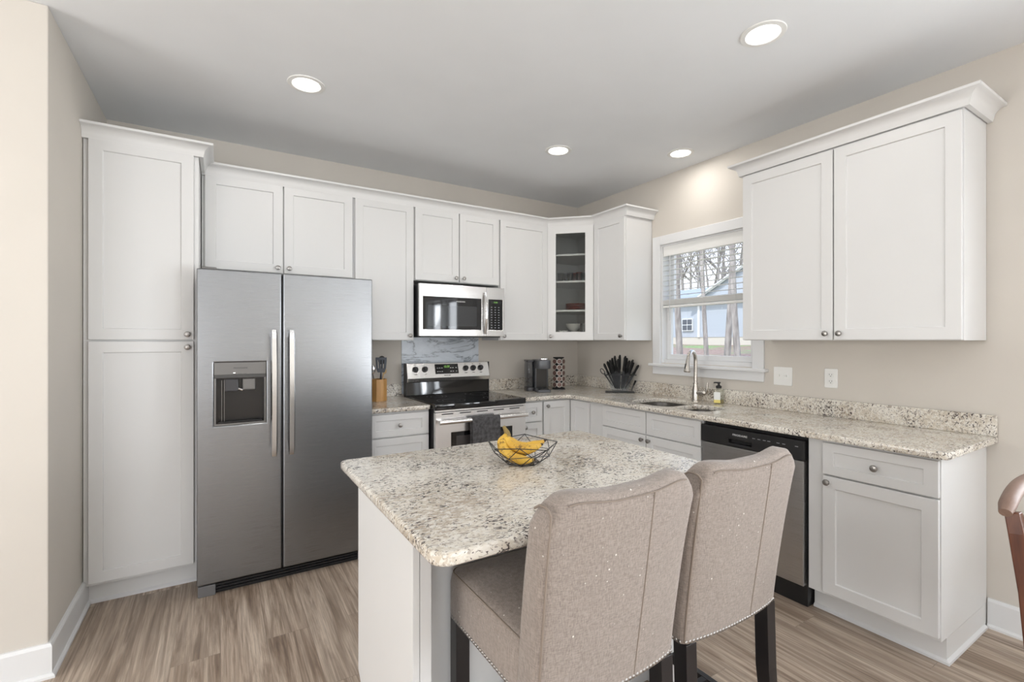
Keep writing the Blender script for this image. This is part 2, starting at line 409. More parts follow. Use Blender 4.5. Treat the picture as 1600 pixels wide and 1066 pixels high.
def glazing(n, U, V, w, plane):
    root = bpy.data.objects.new('door_%d' % n, None); COL.objects.link(root); root['kind'] = 'structure'
    m = MB(); us = []
    for a, b in zip(U, U[1:]): us += [a, a+.07, b-.07]
    us = sorted(set(us+[U[-1]])); cells = [(i, 1) for i in range(len(us)-1) if us[i+1]-us[i] > .2]
    m.grid(us, [V[0], V[0]+.08, V[1]-.07, V[1]], cells, w, w+.04, plane); m.build('door_frame', M_trim, root, smooth=None)
    g_ = MB(); g_.grid([U[0]+.01, U[-1]-.01], [V[0]+.01, V[1]-.01], [], w+.018, w+.022, plane); g_.build('door_pane', M_glass, root, smooth=None)
glazing(1, [-4.3,-3.15,-2.0], (.05,2.3), XR+.05, 'YZ'); glazing(2, [-3.8,-2.5,-1.2], (.05,2.3), YF-.08, 'XZ'); glazing(3, [.2,1.2,2.2], (.8,2.2), XF-.08, 'YZ')  # rear and left openings are unseen, added with the fill lamps
# blind: raised to half height, slats open
bl = thing('window_blind', 'white horizontal blind over the sink window, slats open and lowered halfway', 'blind', (XR+.03, (W1[0]+W1[1])/2, W1[3]-.012))
hw = (W1[1]-W1[0])/2-.016; zz = W1[3]-.012
MB().box(-.026, .012, -hw, hw, -.085, 0).build('headrail', M_white, bl, smooth=None, bevel=.003)
s = MB()
for k in range(8):
    z = -.118-k*.042; s.box(-.030, .016, -hw, hw, z, z+.0016)
s.build('slats', M_white, bl, smooth=None)
s = MB()
for k in range(8): s.box(-.030, .016, -hw, hw, -.452-k*.0052, -.4488-k*.0052)
s.build('gathered_slats', M_white, bl, smooth=None)
MB().box(-.030, .016, -hw, hw, -.512, -.494).build('bottom_rail', M_white, bl, smooth=None, bevel=.003)
for y in (-hw+.12, 0, hw-.12): MB().tube([(-.032,y,-.08),(-.032,y,-.50)], .0012, 5).build('ladder_cord', M_white, bl)
MB().tube([(-.028, hw-.07, -.08), (-.029, hw-.07, -.62)], .0035, 8).build('tilt_wand', mat('wand_plastic', (.55,.57,.58), .2), bl)

# recessed ceiling lights
def downlight(x, y, label, first=None):
    if first: return dup(first, (x, y, ZC), label=label)
    t = thing('recessed_light', label, 'ceiling light', (x, y, ZC), group='recessed ceiling lights')
    MB().lathe([(.068,-.002),(.072,-.006),(.092,-.004),(.094,-.0005),(.094,0),(.068,0)], 40).build('trim_ring', M_white, t)
    MB().lathe([(.0001,-.0035),(.067,-.0035),(.067,-.0005),(.0001,-.0005)], 40).build('lens', M_lens, t)
    l = bpy.data.lights.new('lamp', 'AREA'); l.shape = 'DISK'; l.size = .12; l.energy = LAMP_W; l.color = (1, .965, .92)
    lo = bpy.data.objects.new('lamp', l); COL.objects.link(lo); lo.parent = t; lo.location = (0,0,-.008)
    return t
dl = downlight(.39, 2.73, 'round recessed ceiling light above the refrigerator, farthest left of the four')
downlight(2.061, 1.213, 'round recessed ceiling light nearest the camera, the largest looking of the four', dl)
downlight(2.07, 2.73, 'round recessed ceiling light near the range, small, left of the pair by the corner', dl)
downlight(2.86, 2.30, 'round recessed ceiling light beside the wall above the sink window', dl)
for (x, y) in ((.39, -.4), (2.06, -1.6), (-1.4, .9), (-1.6, -1.8)): downlight(x, y, 'round recessed ceiling light behind the viewer in the dining side of the room', dl)

# ---------------------------------------------------------------- cabinets
def knob(parent, x, z, y=-.021):
    return MB().lathe([(.0065,0),(.006,.010),(.0075,.014),(.0145,.018),(.0155,.023),(.0135,.0275),(.006,.030),(.0001,.0303)], 20, (0,0,0), '-Y').build('knob', M_nick, parent, (x, y, z))
def front(parent, x0, x1, z0, z1, kn=None, name='door', rail=.057, glassd=False):
    """shaker front, its face at y=-.021"""
    m = MB(); a, b = x0+rail, x1-rail; c, d = z0+rail, z1-rail
    w = x1-x0; rc = .0085
    r2 = min(rail, (z1-z0)*.28); c, d = z0+r2, z1-r2
    if glassd:
        m.grid([x0, a, b, x1], [z0, c, d, z1], [(1,1)], -.021, -.001, 'XZ')
    else:
        e = .0015
        vs = [(x0,-.021,z0),(x1,-.021,z0),(x1,-.021,z1),(x0,-.021,z1), (a,-.021,c),(b,-.021,c),(b,-.021,d),(a,-.021,d),
              (a+e,-.021+rc,c+e),(b-e,-.021+rc,c+e),(b-e,-.021+rc,d-e),(a+e,-.021+rc,d-e), (x0,-.001,z0),(x1,-.001,z0),(x1,-.001,z1),(x0,-.001,z1)]
        fs = [(0,1,5,4),(1,2,6,5),(2,3,7,6),(3,0,4,7),(4,5,9,8),(5,6,10,9),(6,7,11,10),(7,4,8,11),(8,9,10,11),
              (1,0,12,13),(2,1,13,14),(3,2,14,15),(0,3,15,12),(15,14,13,12)]
        m.add(vs, fs)
    o = m.build(name, M_cab, parent, smooth=None, bevel=.0012, seg=1)
    if glassd: MB().box(a-.003, b+.003, -.013, -.009, c-.003, d+.003).build('glass_pane', M_cabglass, o, smooth=None)
    if kn: knob(o, *kn)
    return o
Z0, ZT = 1.372, 2.43
def upper(label, loc, rz, w, h, z0, doors, depth=.305, group='white wall cabinets'):
    t = thing('wall_cabinet', label, 'cabinet', (loc[0], loc[1], z0), rz, group)
    MB().box(0, w, 0, depth-.002, 0, h).build('carcass', M_cab, t, smooth=None, bevel=.001, seg=1)
    for (a, b, kside) in doors:
        kx = a+.03 if kside == 'L' else b-.03
        front(t, a, b, .004, min(h-.025, 2.405-z0), (kx, .037))
    return t
yU = 3.506
upper('white two-door wall cabinet above the refrigerator', (-.10, yU), 0, .912, ZT-1.815, 1.815, [(.017,.453,'R'),(.461,.905,'L')])
upper('tall white single-door wall cabinet between the refrigerator and the microwave', (.813, yU), 0, .452, ZT-Z0, Z0, [(.010,.446,'R')])
upper('short white two-door wall cabinet directly above the microwave', (1.266, yU), 0, .755, ZT-1.836, 1.836, [(.007,.375,'R'),(.383,.748,'L')])
upper('tall white single-door wall cabinet between the microwave and the glass-door corner cabinet', (2.022, yU), 0, .507, ZT-Z0, Z0, [(.007,.503,'L')])
RZ = -math.pi/2; xU = 2.836
upper('narrow white single-door wall cabinet on the right wall left of the window', (xU, 3.199), RZ, .379, ZT-Z0, Z0, [(.003,.376,'R')], .304)
upper('large white two-door wall cabinet on the right wall beyond the window', (xU, 1.792), RZ, 1.047, ZT-Z0, Z0, [(.004,.520,'R'),(.527,1.043,'L')], .304)

# corner cabinet with glass door
cc = thing('corner_wall_cabinet', 'white diagonal corner wall cabinet with a glass door showing dishes', 'cabinet', (2.53, 3.506, Z0), R(-45), 'white wall cabinets')
Mi = Matrix.Rotation(R(45), 4, 'Z') @ Matrix.Translation((-2.53, -3.506, -Z0))
pent = [(2.531,3.506),(2.836,3.201),(3.136,3.201),(3.136,3.806),(2.531,3.806)]
m = MB(); m.M = Mi
m.prism([(2.531,3.506),(2.545,3.492),(2.545,3.806),(2.531,3.806)], Z0, ZT); m.prism([(2.836,3.201),(2.822,3.215),(3.136,3.215),(3.136,3.201)], Z0, ZT)
m.box(2.545,3.136,3.796,3.806, Z0, ZT); m.box(3.126,3.136,3.215,3.796, Z0, ZT)
m.prism(pent, Z0, Z0+.018); m.prism(pent, ZT-.018, ZT)
m.build('carcass', M_cab, cc, smooth=None)
inner = [(2.552,3.512),(2.842,3.222),(3.122,3.222),(3.122,3.790),(2.552,3.790)]
for z in (1.648, 1.912, 2.154):
    m = MB(); m.M = Mi; m.prism(inner, z-.016, z); m.build('shelf', M_cab, cc, smooth=None)
front(cc, .012, .419, .004, 1.033, (.040, .037), rail=.072, glassd=True)

# crown mouldings
def crown(path, label, ztop=2.476):
    zb = ztop-.072
    pr = [(.004,zb),(.022,zb),(.024,zb+.010)]
    for k in range(7):
        t = k/6*math.pi/2; pr.append((.026+.040*(1-math.cos(t)), zb+.014+.044*math.sin(t)))
    pr += [(.070,ztop-.012),(.070,ztop),(.004,ztop)]
    return tag(MB().sweep(path, pr).build('crown_moulding', M_cab, smooth=30), label, 'moulding', 'white crown mouldings')
crown([(-.1,3.506),(2.53,3.506),(2.836,3.20),(2.836,2.819),(XR-.001,2.819)], 'long white crown moulding along the tops of the back wall cabinets and round the corner', 2.468)
crown([(XL+.001,3.201),(-.105,3.201),(-.105,YB-.001)], 'short white crown moulding on top of the tall pantry cabinet', 2.474)
crown([(XR-.001,1.793),(2.836,1.793),(2.836,.744),(XR-.001,.744)], 'white crown moulding on top of the large wall cabinet beyond the window', 2.486)

# pantry
pn = thing('pantry_cabinet', 'tall white two-door pantry cabinet against the left wall, floor to crown', 'cabinet', (XL+.003, 3.201, 0))
MB().box(0, .492, 0, .606, .11, ZT).build('carcass', M_cab, pn, smooth=None, bevel=.001, seg=1)
front(pn, .023, .469, .128, 1.366, (.441, 1.335)); front(pn, .023, .469, 1.376, 2.408, (.441, 1.406))
MB().box(0, .492, .055, .07, 0, .11).build('toe_kick', M_cab, pn, smooth=None)
MB().sweep([(0,.055),(.492,.055)], [(0,0),(.012,0),(.011,.010),(0,.018)]).build('shoe_moulding', M_trim, pn, smooth=None)

def base(label, loc, rz, w, fronts, depth, endpanel=False, open_top=False):
    t = thing('base_cabinet', label, 'cabinet', (loc[0], loc[1], 0), rz, 'white base cabinets')
    c = MB()
    if open_top:
        c.box(0, w, 0, depth, .11, .13); c.box(0, .018, 0, depth, .13, .883); c.box(w-.018, w, 0, depth, .13, .883); c.box(.018, w-.018, 0, .018, .13, .883); c.box(.018, w-.018, depth-.018, depth, .13, .883)
    else: c.box(0, w, 0, depth, .11, .883)
    c.build('carcass', M_cab, t, smooth=None, bevel=.001, seg=1)
    MB().box(0, w, .06, depth, 0, .1095).build('toe_kick', M_cab, t, smooth=None)
    MB().sweep([(0,.06),(w,.06)] + ([(w,depth-.03)] if endpanel else []), [(0,0),(.012,0),(.011,.010),(0,.018)]).build('shoe_moulding', M_trim, t, smooth=None)
    for f in fronts: front(t, *f[:4], f[4], f[5], rail=f[6] if len(f) > 6 else .057)
    return t
DZ = (.714, .868); DO = (.128, .705)
yB = 3.201; xB = 2.561
base('narrow white drawer base cabinet between the refrigerator and the range', (.832, yB), 0, .436,
     [(.004,.429,*DZ,(.216,.79),'drawer',.05), (.004,.429,.425,.705,(.216,.565),'drawer',.05), (.004,.429,.128,.416,(.216,.272),'drawer',.05)], .606)
base('slim white base cabinet with a drawer and door right of the range', (2.04, yB), 0, .213,
     [(.010,.207,*DZ,(.108,.79),'drawer',.05), (.010,.207,*DO,(.035,.672),'door',.05)], .606)
# corner base cabinet (L shaped)
cb = thing('corner_base_cabinet', 'white corner base cabinet with two doors meeting in the inside corner', 'cabinet', (2.254, yB, 0), 0, 'white base cabinets')
L = [(0,0),(.307,0),(.307,-.395),(.884,-.395),(.884,.606),(0,.606)]
MB().prism(L, .11, .883).build('carcass', M_cab, cb, smooth=None)
MB().prism([(0,.06),(.367,.06),(.367,-.395),(.884,-.395),(.884,.606),(0,.606)], 0, .1095).build('toe_kick', M_cab, cb, smooth=None)
front(cb, .012, .283, .128, .868, (.042, .83))
m2 = bpy.data.objects.new('door_tmp', None)
bpy.data.objects.remove(m2)
d2 = front(cb, .0, .235, .128, .868, None); d2.location = (.307, -.024, 0); d2.rotation_euler = (0,0,RZ)
base('white sink base cabinet below the window with two false drawer fronts', (xB, 2.805), RZ, .918,
     [(.022,.465,*DZ,None,'drawer_front',.05), (.471,.914,*DZ,None,'drawer_front',.05), (.022,.465,*DO,(.437,.672),'door'), (.471,.914,*DO,(.500,.672),'door')], .577, open_top=True)
base('white end base cabinet with one drawer and one door right of the dishwasher', (xB, 1.268), RZ, .524,
     [(.075,.520,*DZ,(.298,.79),'drawer',.05), (.075,.520,*DO,(.100,.677),'door')], .577, True)

# ---------------------------------------------------------------- countertops
CT0, CT1 = .884, .915
def fillet_L():
    return [(2.042,3.155)] + [(2.46+.04*math.sin(R(a)), 3.115+.04*math.cos(R(a))) for a in (0,18,36,54,72,90)]
ct = thing('granite_countertop', 'long L-shaped speckled granite countertop running past the sink to the right end', 'countertop', (2.8, 2.2, CT0))
off = (-2.8, -2.2)
def sh(L): return [(x+off[0], y+off[1]) for x, y in L]
outer = [(2.042,3.155),(2.440,3.155),(2.470,3.147),(2.492,3.125),(2.500,3.095),(2.500,.735)] + [(2.500+.03-.03*math.cos(R(a)), .735-.03*math.sin(R(a))) for a in (22,45,68,90)] + [(XR-.002,.705),(XR-.002,YB-.002),(2.042,YB-.002)]
bigbowl = rr(2.585, 2.985, 2.205, 2.60, [.10,.07,.10,.16]); smallbowl = rr(2.605, 2.90, 1.93, 2.165, [.10,.10,.07,.07])
plate('slab', [sh(outer), sh(bigbowl)[::-1], sh(smallbowl)[::-1]], 0, .031, .006, M_gran, ct)
MB().box(2.042-2.8, XR-.002-2.8, 3.786-2.2, YB-.002-2.2, .031, .132).build('backsplash', M_gran, ct, smooth=None, bevel=.003)
MB().box(3.116-2.8, XR-.002-2.8, .705-2.2, 3.786-2.2, .031, .132).build('backsplash', M_gran, ct, smooth=None, bevel=.003)
cl = thing('granite_countertop', 'short speckled granite countertop between the refrigerator and the range', 'countertop', (.822, 3.155, CT0))
plate('slab', [rr(0, .446, 0, .653, [.004,.02,.004,.004])], 0, .031, .006, M_gran, cl)
MB().box(0, .446, .633, .653, .031, .132).build('backsplash', M_gran, cl, smooth=None, bevel=.003)

# sink
sk = thing('kitchen_sink', 'stainless steel double-bowl undermount sink set in the granite below the window', 'sink', (2.79, 2.27, .72))
def bowl(L, depth):
    m = MB(); cx = sum(p[0] for p in L)/len(L); cy = sum(p[1] for p in L)/len(L); n = len(L)
    vs = []
    for s_, z in ((1.035,0),(1.0,-.001),(.985,-.10),(.94,-depth+.02),(.86,-depth),(.10,-depth-.004),(.04,-depth-.006)):
        for x, y in L: vs.append((cx+(x-cx)*s_-2.79, cy+(y-cy)*s_-2.27, CT0-.001+z-.72))
    fs = [(i*n+k, i*n+(k+1)%n, (i+1)*n+(k+1)%n, (i+1)*n+k) for i in range(6) for k in range(n)] + [tuple(6*n+k for k in range(n))]
    m.add(vs, fs); o = m.build('bowl', M_sink, sk, smooth=50)
    MB().lathe([(.04,0),(.04,.003),(.03,.003),(.012,.001)], 20, (cx-2.79, cy-2.27, CT0-depth-.72)).build('drain', M_chrome, o)
bowl(bigbowl, .12); bowl(smallbowl, .11)

# faucet
fa = thing('kitchen_faucet', 'brushed nickel gooseneck pull-down faucet standing behind the sink', 'faucet', (3.045, 2.312, CT1))
MB().lathe([(.030,0),(.030,.006),(.026,.010),(.0255,.05),(.023,.09),(.0165,.115),(.0155,.128),(.019,.130),(.019,.138),(.0155,.140)], 28).build('body', M_fauc, fa)
d = Vector((-.955, -.297, 0)); pts = [(0,0,.138),(0,0,.30)]
for k in range(1, 13):
    t = math.pi*k/12*.93; c = .075; p = d*(c-c*math.cos(t)); pts.append((p.x, p.y, .30+c*math.sin(t)))
MB().tube(pts, .0135, 16).build('spout', M_fauc, fa)
e = Vector(pts[-1]); e2 = e + Vector((d.x*.012, d.y*.012, -.03))
so_ = MB().tube([e, e2, e2+Vector((d.x*.006,d.y*.006,-.035)), e2+Vector((d.x*.008,d.y*.008,-.055)), e2+Vector((d.x*.009,d.y*.009,-.062))], [.0145,.0155,.021,.025,.020], 18).build('spray_head', M_fauc, fa)
MB().tube([e2+Vector((-.017,.002,.0)), e2+Vector((-.023,.003,-.036))], .006, 10).build('spray_button', M_blk, so_)
MB().tube([(0,0,.062),(0,-.030,.064),(0,-.060,.068),(0,-.080,.068),(0,-.090,.068)], [.017,.019,.020,.017,.012], 16).build('handle_hub', M_fauc, fa)
MB().tube([(0,-.078,.068),(0,-.094,.078),(0,-.098,.105),(0,-.103,.148)], [.012,.010,.009,.007], 12).build('lever', M_fauc, fa)

# soap
sb = thing('soap_bottle', 'clear foaming soap bottle with a black pump and yellow label beside the faucet', 'soap bottle', (3.06, 2.128, CT1), R(-60))
M_soap = glass('soap_plastic', (.90,.91,.88))
plate('bottle', [rr(-.036,.036,-.022,.022,.018)], 0, .105, .006, M_soap, sb)
MB().box(-.032,.032,-.018,.018,.004,.030).build('soap_liquid', glass('amber_soap', (.93,.88,.70)), sb, bevel=.006)
MB().lathe([(.018,.105),(.017,.112),(.0135,.113)], 18).build('shoulder', M_soap, sb)
MB().box(-.030,.012,-.0232,-.0222,.030,.085).build('label', mat('label_paper', (.80,.82,.80), .6), sb, smooth=None)
MB().box(-.030,.012,-.0232,-.0222,.008,.0298).build('label', mat('label_yellow', (.85,.72,.22), .6), sb, smooth=None)
p = MB().lathe([(.019,.112),(.020,.128),(.012,.132),(.008,.135),(.008,.146),(.013,.148),(.013,.156),(.004,.158)], 18).build('pump', M_blk, sb)
MB().tube([(0,0,.152),(-.028,0,.152),(-.034,0,.148)], .005, 8).build('nozzle', M_blk, p)

# ---------------------------------------------------------------- refrigerator
fr = thing('refrigerator', 'stainless steel side-by-side refrigerator with an ice and water dispenser', 'refrigerator', (-.108, 3.0, 0))
MB().box(.004, .916, .075, .72, .03, 1.742).build('case', mat('fridge_side_grey', (.09,.09,.095), .4), fr, smooth=None, bevel=.004)
ds = MB(); 
hx0, hx1, hz0, hz1 = .077, .327, .909, 1.252
dl_ = MB().grid([0, hx0, hx1, .405], [.067, hz0, hz1, 1.755], [(1,1)], 0, .066, 'XZ').build('freezer_door', M_steel, fr, smooth=None, bevel=.007, seg=3)
dr_ = MB().box(.413, .922, 0, .066, .067, 1.755).build('refrigerator_door', M_steel, fr, smooth=None, bevel=.007, seg=3)
MB().box(.405, .413, .03, .07, .067, 1.745).build('door_gasket', M_blk, fr, smooth=None)
disp = MB(); disp.grid([hx0, hx0+.010, hx1-.010, hx1], [hz0, hz0+.010, 1.165, hz1], [(1,1)], .004, .018, 'XZ').build('dispenser_surround', M_panelgrey, dl_, smooth=None, bevel=.002)
disp = bpy.data.objects['dispenser_surround']
c = MB(); c.box(hx0+.006, hx1-.006, .058, .064, hz0, hz1); c.box(hx0+.004, hx0+.010, .018, .060, hz0, 1.166); c.box(hx1-.010, hx1-.004, .018, .060, hz0, 1.166)
c.box(hx0+.010, hx1-.010, .018, .060, 1.160, 1.180); c.box(hx0+.010, hx1-.010, .012, .060, hz0+.002, hz0+.014)
c.build('dispenser_cavity', M_dispblk, dl_, smooth=None)
MB().box(hx0+.048, hx0+.115, .030, .052, 1.09, 1.162).build('ice_chute', M_dkgrey, dl_, smooth=None, bevel=.006)
MB().box(hx0+.135, hx0+.200, .034, .052, 1.095, 1.162).build('water_spout', M_panelgrey, dl_, smooth=None, bevel=.006)
MB().tube([(hx0+.115,.035,1.105),(hx0+.135,.035,1.095)], .006, 8).build('paddle', M_chrome, dl_)
for xx in (.036, .048): MB().tube([(hx0+xx-.0, .012, hz0+.02), (hx0+xx, .012, 1.155)], .0012, 6).build('cavity_rib', M_nick, dl_)
MB().box(hx0+.02, hx1-.02, .006, .055, hz0+.014, hz0+.020).build('drip_grille', M_blk, dl_, smooth=None, bevel=.002)
MB().box(hx0+.001, hx1-.001, .0, .016, 1.166, 1.186).build('dispenser_lip', mat('dispenser_lip_dark', (.07,.07,.068), .3), dl_, smooth=None, bevel=.003)
lettering('FRIGIDAIRE', .0115, M_printd, dl_, (hx0+.125, .0035, 1.220), sx=1.15)
MB().box(hx0+.090, hx0+.100, .0030, .0045, 1.1925, 1.1955).build('indicator_light', M_led, dl_, smooth=None)
lettering('ICE     WATER     LIGHT', .0055, M_printd, dl_, (hx0+.125, .0035, 1.1885))
def fhandle(x, par):
    o = MB(); vs = []
    for k in range(25):
        t = k/24; y = -.040-.016*math.sin(math.pi*t); z = .722+.71*t; e = .004 if k in (0,24) else 0
        vs += [(x-.017+e, y+.001, z), (x-.011, y-.011+e, z), (x+.011, y-.011+e, z), (x+.017-e, y+.001, z), (x+.013, y+.008, z), (x-.013, y+.008, z)]
    o.add(vs, [(i*6+k, i*6+(k+1)%6, i*6+6+(k+1)%6, i*6+6+k) for i in range(24) for k in range(6)]+[tuple(range(6))[::-1], tuple(144+k for k in range(6))])
    h = o.build('handle', M_hand, par, smooth=60)
    for z in (.730, 1.388): MB().box(x-.014, x+.014, -.042, .001, z, z+.035).build('handle_mount', M_hand, h, smooth=None, bevel=.003)
fhandle(.363, dl_); fhandle(.453, dr_)
g = MB(); g.box(.02, .902, .035, .05, .0, .062)
for k in range(3): g.box(.06, .87, .022, .036, .014+k*.016, .021+k*.016)
g.build('toe_grille', M_blk, fr, smooth=None)
for x0, x1 in ((.004,.085),(.837,.918)):
    MB().prism([(x0,.012),(x1,.012),(x1,.03),(x0,.03)], .0, .058).build('foot_cover', mat('foot_grey', (.16,.16,.165), .4), fr, smooth=None, bevel=.004)
# utensil for the door top hinge
MB().box(.02, .09, .02, .10, 1.755, 1.768).build('hinge_cover', M_panelgrey, fr, smooth=None, bevel=.004)

# ---------------------------------------------------------------- microwave
mw = thing('microwave', 'stainless steel over-the-range microwave with a black glass door', 'microwave', (1.274, 3.40, 1.405))
MB().box(0, .742, .028, .400, .004, .398).build('case', M_blk, mw, smooth=None)
dw = .575
md = MB().grid([0, .028, dw-.048, dw], [0, .052, .302, .400], [(1,1)], 0, .027, 'XZ').build('door', M_steel_l, mw, smooth=None, bevel=.003)
MB().box(.026, dw-.046, .004, .012, .050, .304).build('door_glass', M_blkgl, md, smooth=None, bevel=.001)
MB().box(.068, dw-.088, .0028, .0042, .078, .238).build('viewing_screen', mat('screen_grey', (.045,.047,.05), .04), md, smooth=None)
lettering('FRIGIDAIRE', .0135, M_print, md, (.345, .0035, .272), sx=1.1)
P = [(dw-.018, -.006-.034*math.sin(math.pi*k/12), .020+.335*k/12) for k in range(13)]
MB().tube(P, .0125, 12, sx=.6, sy=1.0, up=(0,-1,0)).build('handle', M_chrome, md)
mp = MB().grid([dw+.002, dw+.018, .726, .742], [0, .052, .302, .400], [(1,1)], 0, .027, 'XZ').build('control_panel', M_steel_l, mw, smooth=None, bevel=.003)
MB().box(dw+.016, .728, .004, .012, .050, .304).build('keypad', M_blkgl, mp, smooth=None)
kk = MB()
for i in range(3):
    for j in range(9): kk.box(dw+.042+i*.034, dw+.054+i*.034, .0030, .0042, .068+j*.021, .0735+j*.021)
kk.build('key_marks', mat('key_print', (.32,.34,.36), .5), mp, smooth=None)
MB().box(dw+.045, .715, .0030, .0042, .268, .290).build('clock_display', M_blk, mp, smooth=None)
lettering('12:30', .016, M_green, mp, (dw+.085, .0025, .279))
MB().box(.02, .72, .03, .38, -.008, .004).build('vent_underside', M_blk, mw, smooth=None)

# marble panel behind the range
tag(MB().box(1.272, 1.985, YB-.006, YB-.0005, .93, 1.56).build('marble_panel', M_marble, smooth=None), 'white marble panel with grey veins on the wall behind the range', 'backsplash')

# ---------------------------------------------------------------- range
rg = thing('range', 'stainless steel electric range with a black glass cooktop and rear controls', 'stove', (1.275, 3.10, 0))
MB().box(.003, .757, .03, .66, .02, .895).build('body', M_blk, rg, smooth=None, bevel=.003)
plate('cooktop', [rr(0,.760,-.008,.66,[.012,.012,.003,.003])], .880, .922, .006, M_blkgl, rg)
b_ = MB()
for (x, y, r_) in ((.20,.17,.105),(.57,.17,.085),(.20,.45,.078),(.57,.45,.105)):
    n = 40
    for ra in (r_, r_*.62):
        vs = []
        for k in range(n):
            t = 2*math.pi*k/n
            vs += [(x+ra*math.cos(t), y+ra*math.sin(t), .9226), (x+(ra+.0015)*math.cos(t), y+(ra+.0015)*math.sin(t), .9226)]
        b_.add(vs, [(2*k, 2*k+1, (2*k+3)%(2*n), (2*k+2)%(2*n)) for k in range(n)])
b_.build('burner_marks', mat('burner_print', (.12,.12,.125), .3), rg, smooth=None)
bg = MB(); bg.add([(0,.60,.922),(.76,.60,.922),(.76,.66,.922),(0,.66,.922),(0,.615,1.045),(.76,.615,1.045),(.76,.66,1.045),(0,.66,1.045)],
                  [(3,2,1,0),(4,5,6,7),(0,1,5,4),(1,2,6,5),(2,3,7,6),(3,0,4,7)])
bg.build('backguard', M_blkgl, rg, smooth=None, bevel=.003)
cp = MB(); x0, x1 = .004, .756
cp.add([(x0,.585,1.030),(x1,.585,1.030),(x1,.66,1.030),(x0,.66,1.030),(x0,.575,1.062),(x1,.575,1.062),(x0,.612,1.183),(x1,.612,1.183),(x1,.66,1.183),(x0,.66,1.183)],
       [(3,2,1,0),(0,1,5,4),(4,5,7,6),(6,7,8,9),(2,3,9,8),(0,4,6,9,3),(1,2,8,7,5)])
cpo = cp.build('control_panel', M_steel_l, rg, smooth=None, bevel=.003)
MB().box(-.001,.0035,.60,.66,.922,1.184).build('panel_end', M_blk, rg, smooth=None); MB().box(.7565,.761,.60,.66,.922,1.184).build('panel_end', M_blk, rg, smooth=None)
tl = math.atan2(.037, .121)
def onp(x, s_): return (x, .575+.037*s_/.1265, 1.062+.121*s_/.1265)
for x in (.075, .157, .528, .600, .672):
    px_, py_, pz_ = onp(x, .074)
    k = MB().lathe([(.024,0),(.0245,.004),(.021,.006),(.019,.022),(.016,.025),(.0001,.025)], 24, (0,0,0), '-Y')
    ko = k.build('knob', M_blk, cpo, (px_, py_-.0005, pz_), (-tl, 0, 0))
    MB().box(-.0035,.0035,-.031,-.024,-.018,.018).build('grip', M_dkgrey, ko, smooth=None, bevel=.002)
px_, py_, pz_ = onp(.352, .073)
sc_ = MB().box(-.105, .105, -.002, .002, -.042, .042).build('display_screen', M_blkgl, cpo, (px_, py_-.002, pz_), (-tl,0,0), smooth=None)
lettering('12:37', .024, M_green, sc_, (0, -.003, .018))
mk = MB()
for x in (-.085,-.065,-.045,.035,.055,.085):
    for z in (.008,-.022): mk.box(x-.006, x+.006, -.0028, -.002, z-.002, z+.002)
mk.build('button_marks', M_print, sc_, smooth=None)
lettering('FRIGIDAIRE', .011, M_printd, cpo, (.352, onp(0,.018)[1]-.0015, onp(0,.018)[2]), (R(90)-tl,0,0), sx=1.1)
km = MB()
for x in (.075, .157, .528, .600, .672):
    q = onp(x, .110); km.box(x-.006,x+.006,q[1]-.0012,q[1]+.001,q[2]-.002,q[2]+.002); q = onp(x, .034); km.box(x-.012,x+.012,q[1]-.0012,q[1]+.001,q[2]-.002,q[2]+.002)
km.build('knob_marks', M_printd, cpo, smooth=None)
od = MB().grid([.003, .125, .635, .757], [.215, .33, .715, .862], [(1,1)], 0, .03, 'XZ').build('oven_door', M_steel_l, rg, smooth=None, bevel=.003)
MB().box(.122, .638, .003, .012, .327, .718).build('oven_window', M_blkgl, od, smooth=None)
MB().box(.165, .595, .0018, .0032, .37, .685).build('window_screen', mat('screen_warm', (.05,.045,.045), .06), od, smooth=None)
h = MB(); h.tube([(.015,-.045,.800),(.745,-.045,.800)], .0165, 18); ho = h.build('handle', M_steel_l, od)
for x in (.022, .710): MB().box(x,x+.028,-.042,.001,.787,.813).build('handle_mount', M_steel_l, ho, smooth=None, bevel=.003)
MB().box(.006,.754,.003,.03,.866,.878).build('vent_trim', M_steel_l, rg, smooth=None)
v_ = MB()
for k in range(5): v_.box(.05+k*.14, .14+k*.14, -.001, .003, .846, .853)
v_.build('vent_slots', M_blk, od, smooth=None)
MB().box(.003,.757,0,.03,.03,.205).build('storage_drawer', M_steel_l, rg, smooth=None, bevel=.003)

# towel over the oven handle
tw = MB(); n = 14; prof = []
for k in range(9): t = k/8; prof.append((-.012-.006*t+.004*math.sin(9*t), .50+.29*t))     # front fall
a0 = [( -.018 - .0*k, 0) for k in range(1)]
path = [(-.0665, .47+.04*k) for k in range(8)] + [(-.066, .792),(-.064,.806),(-.056,.817),(-.045,.8205),(-.034,.817),(-.0262,.806),(-.0245,.79)] + [(-.0243, .76-.04*k) for k in range(5)]
vs = []; nn = 15
for i, (y, z) in enumerate(path):
    for j in range(nn):
        x = .262+.228*j/(nn-1); w = (.0035*math.sin(j*1.15+.4)+.002*math.sin(j*2.7))*max(0, min(1, (.79-z)/.1))
        w = -abs(w) if y < -.045 else -abs(w)*.1
        vs.append((x + (.004*(z-.6)), y+w, z))
tw.add(vs, [(i*nn+j, i*nn+j+1, (i+1)*nn+j+1, (i+1)*nn+j) for i in range(len(path)-1) for j in range(nn-1)])
to = tw.build('dish_towel', M_towel, None, (1.275, 3.10, 0), smooth=80)
sm = to.modifiers.new('solid', 'SOLIDIFY'); sm.thickness = .0042; sm.offset = -1
tag(to, 'dark grey dish towel hanging folded over the oven door handle', 'towel')

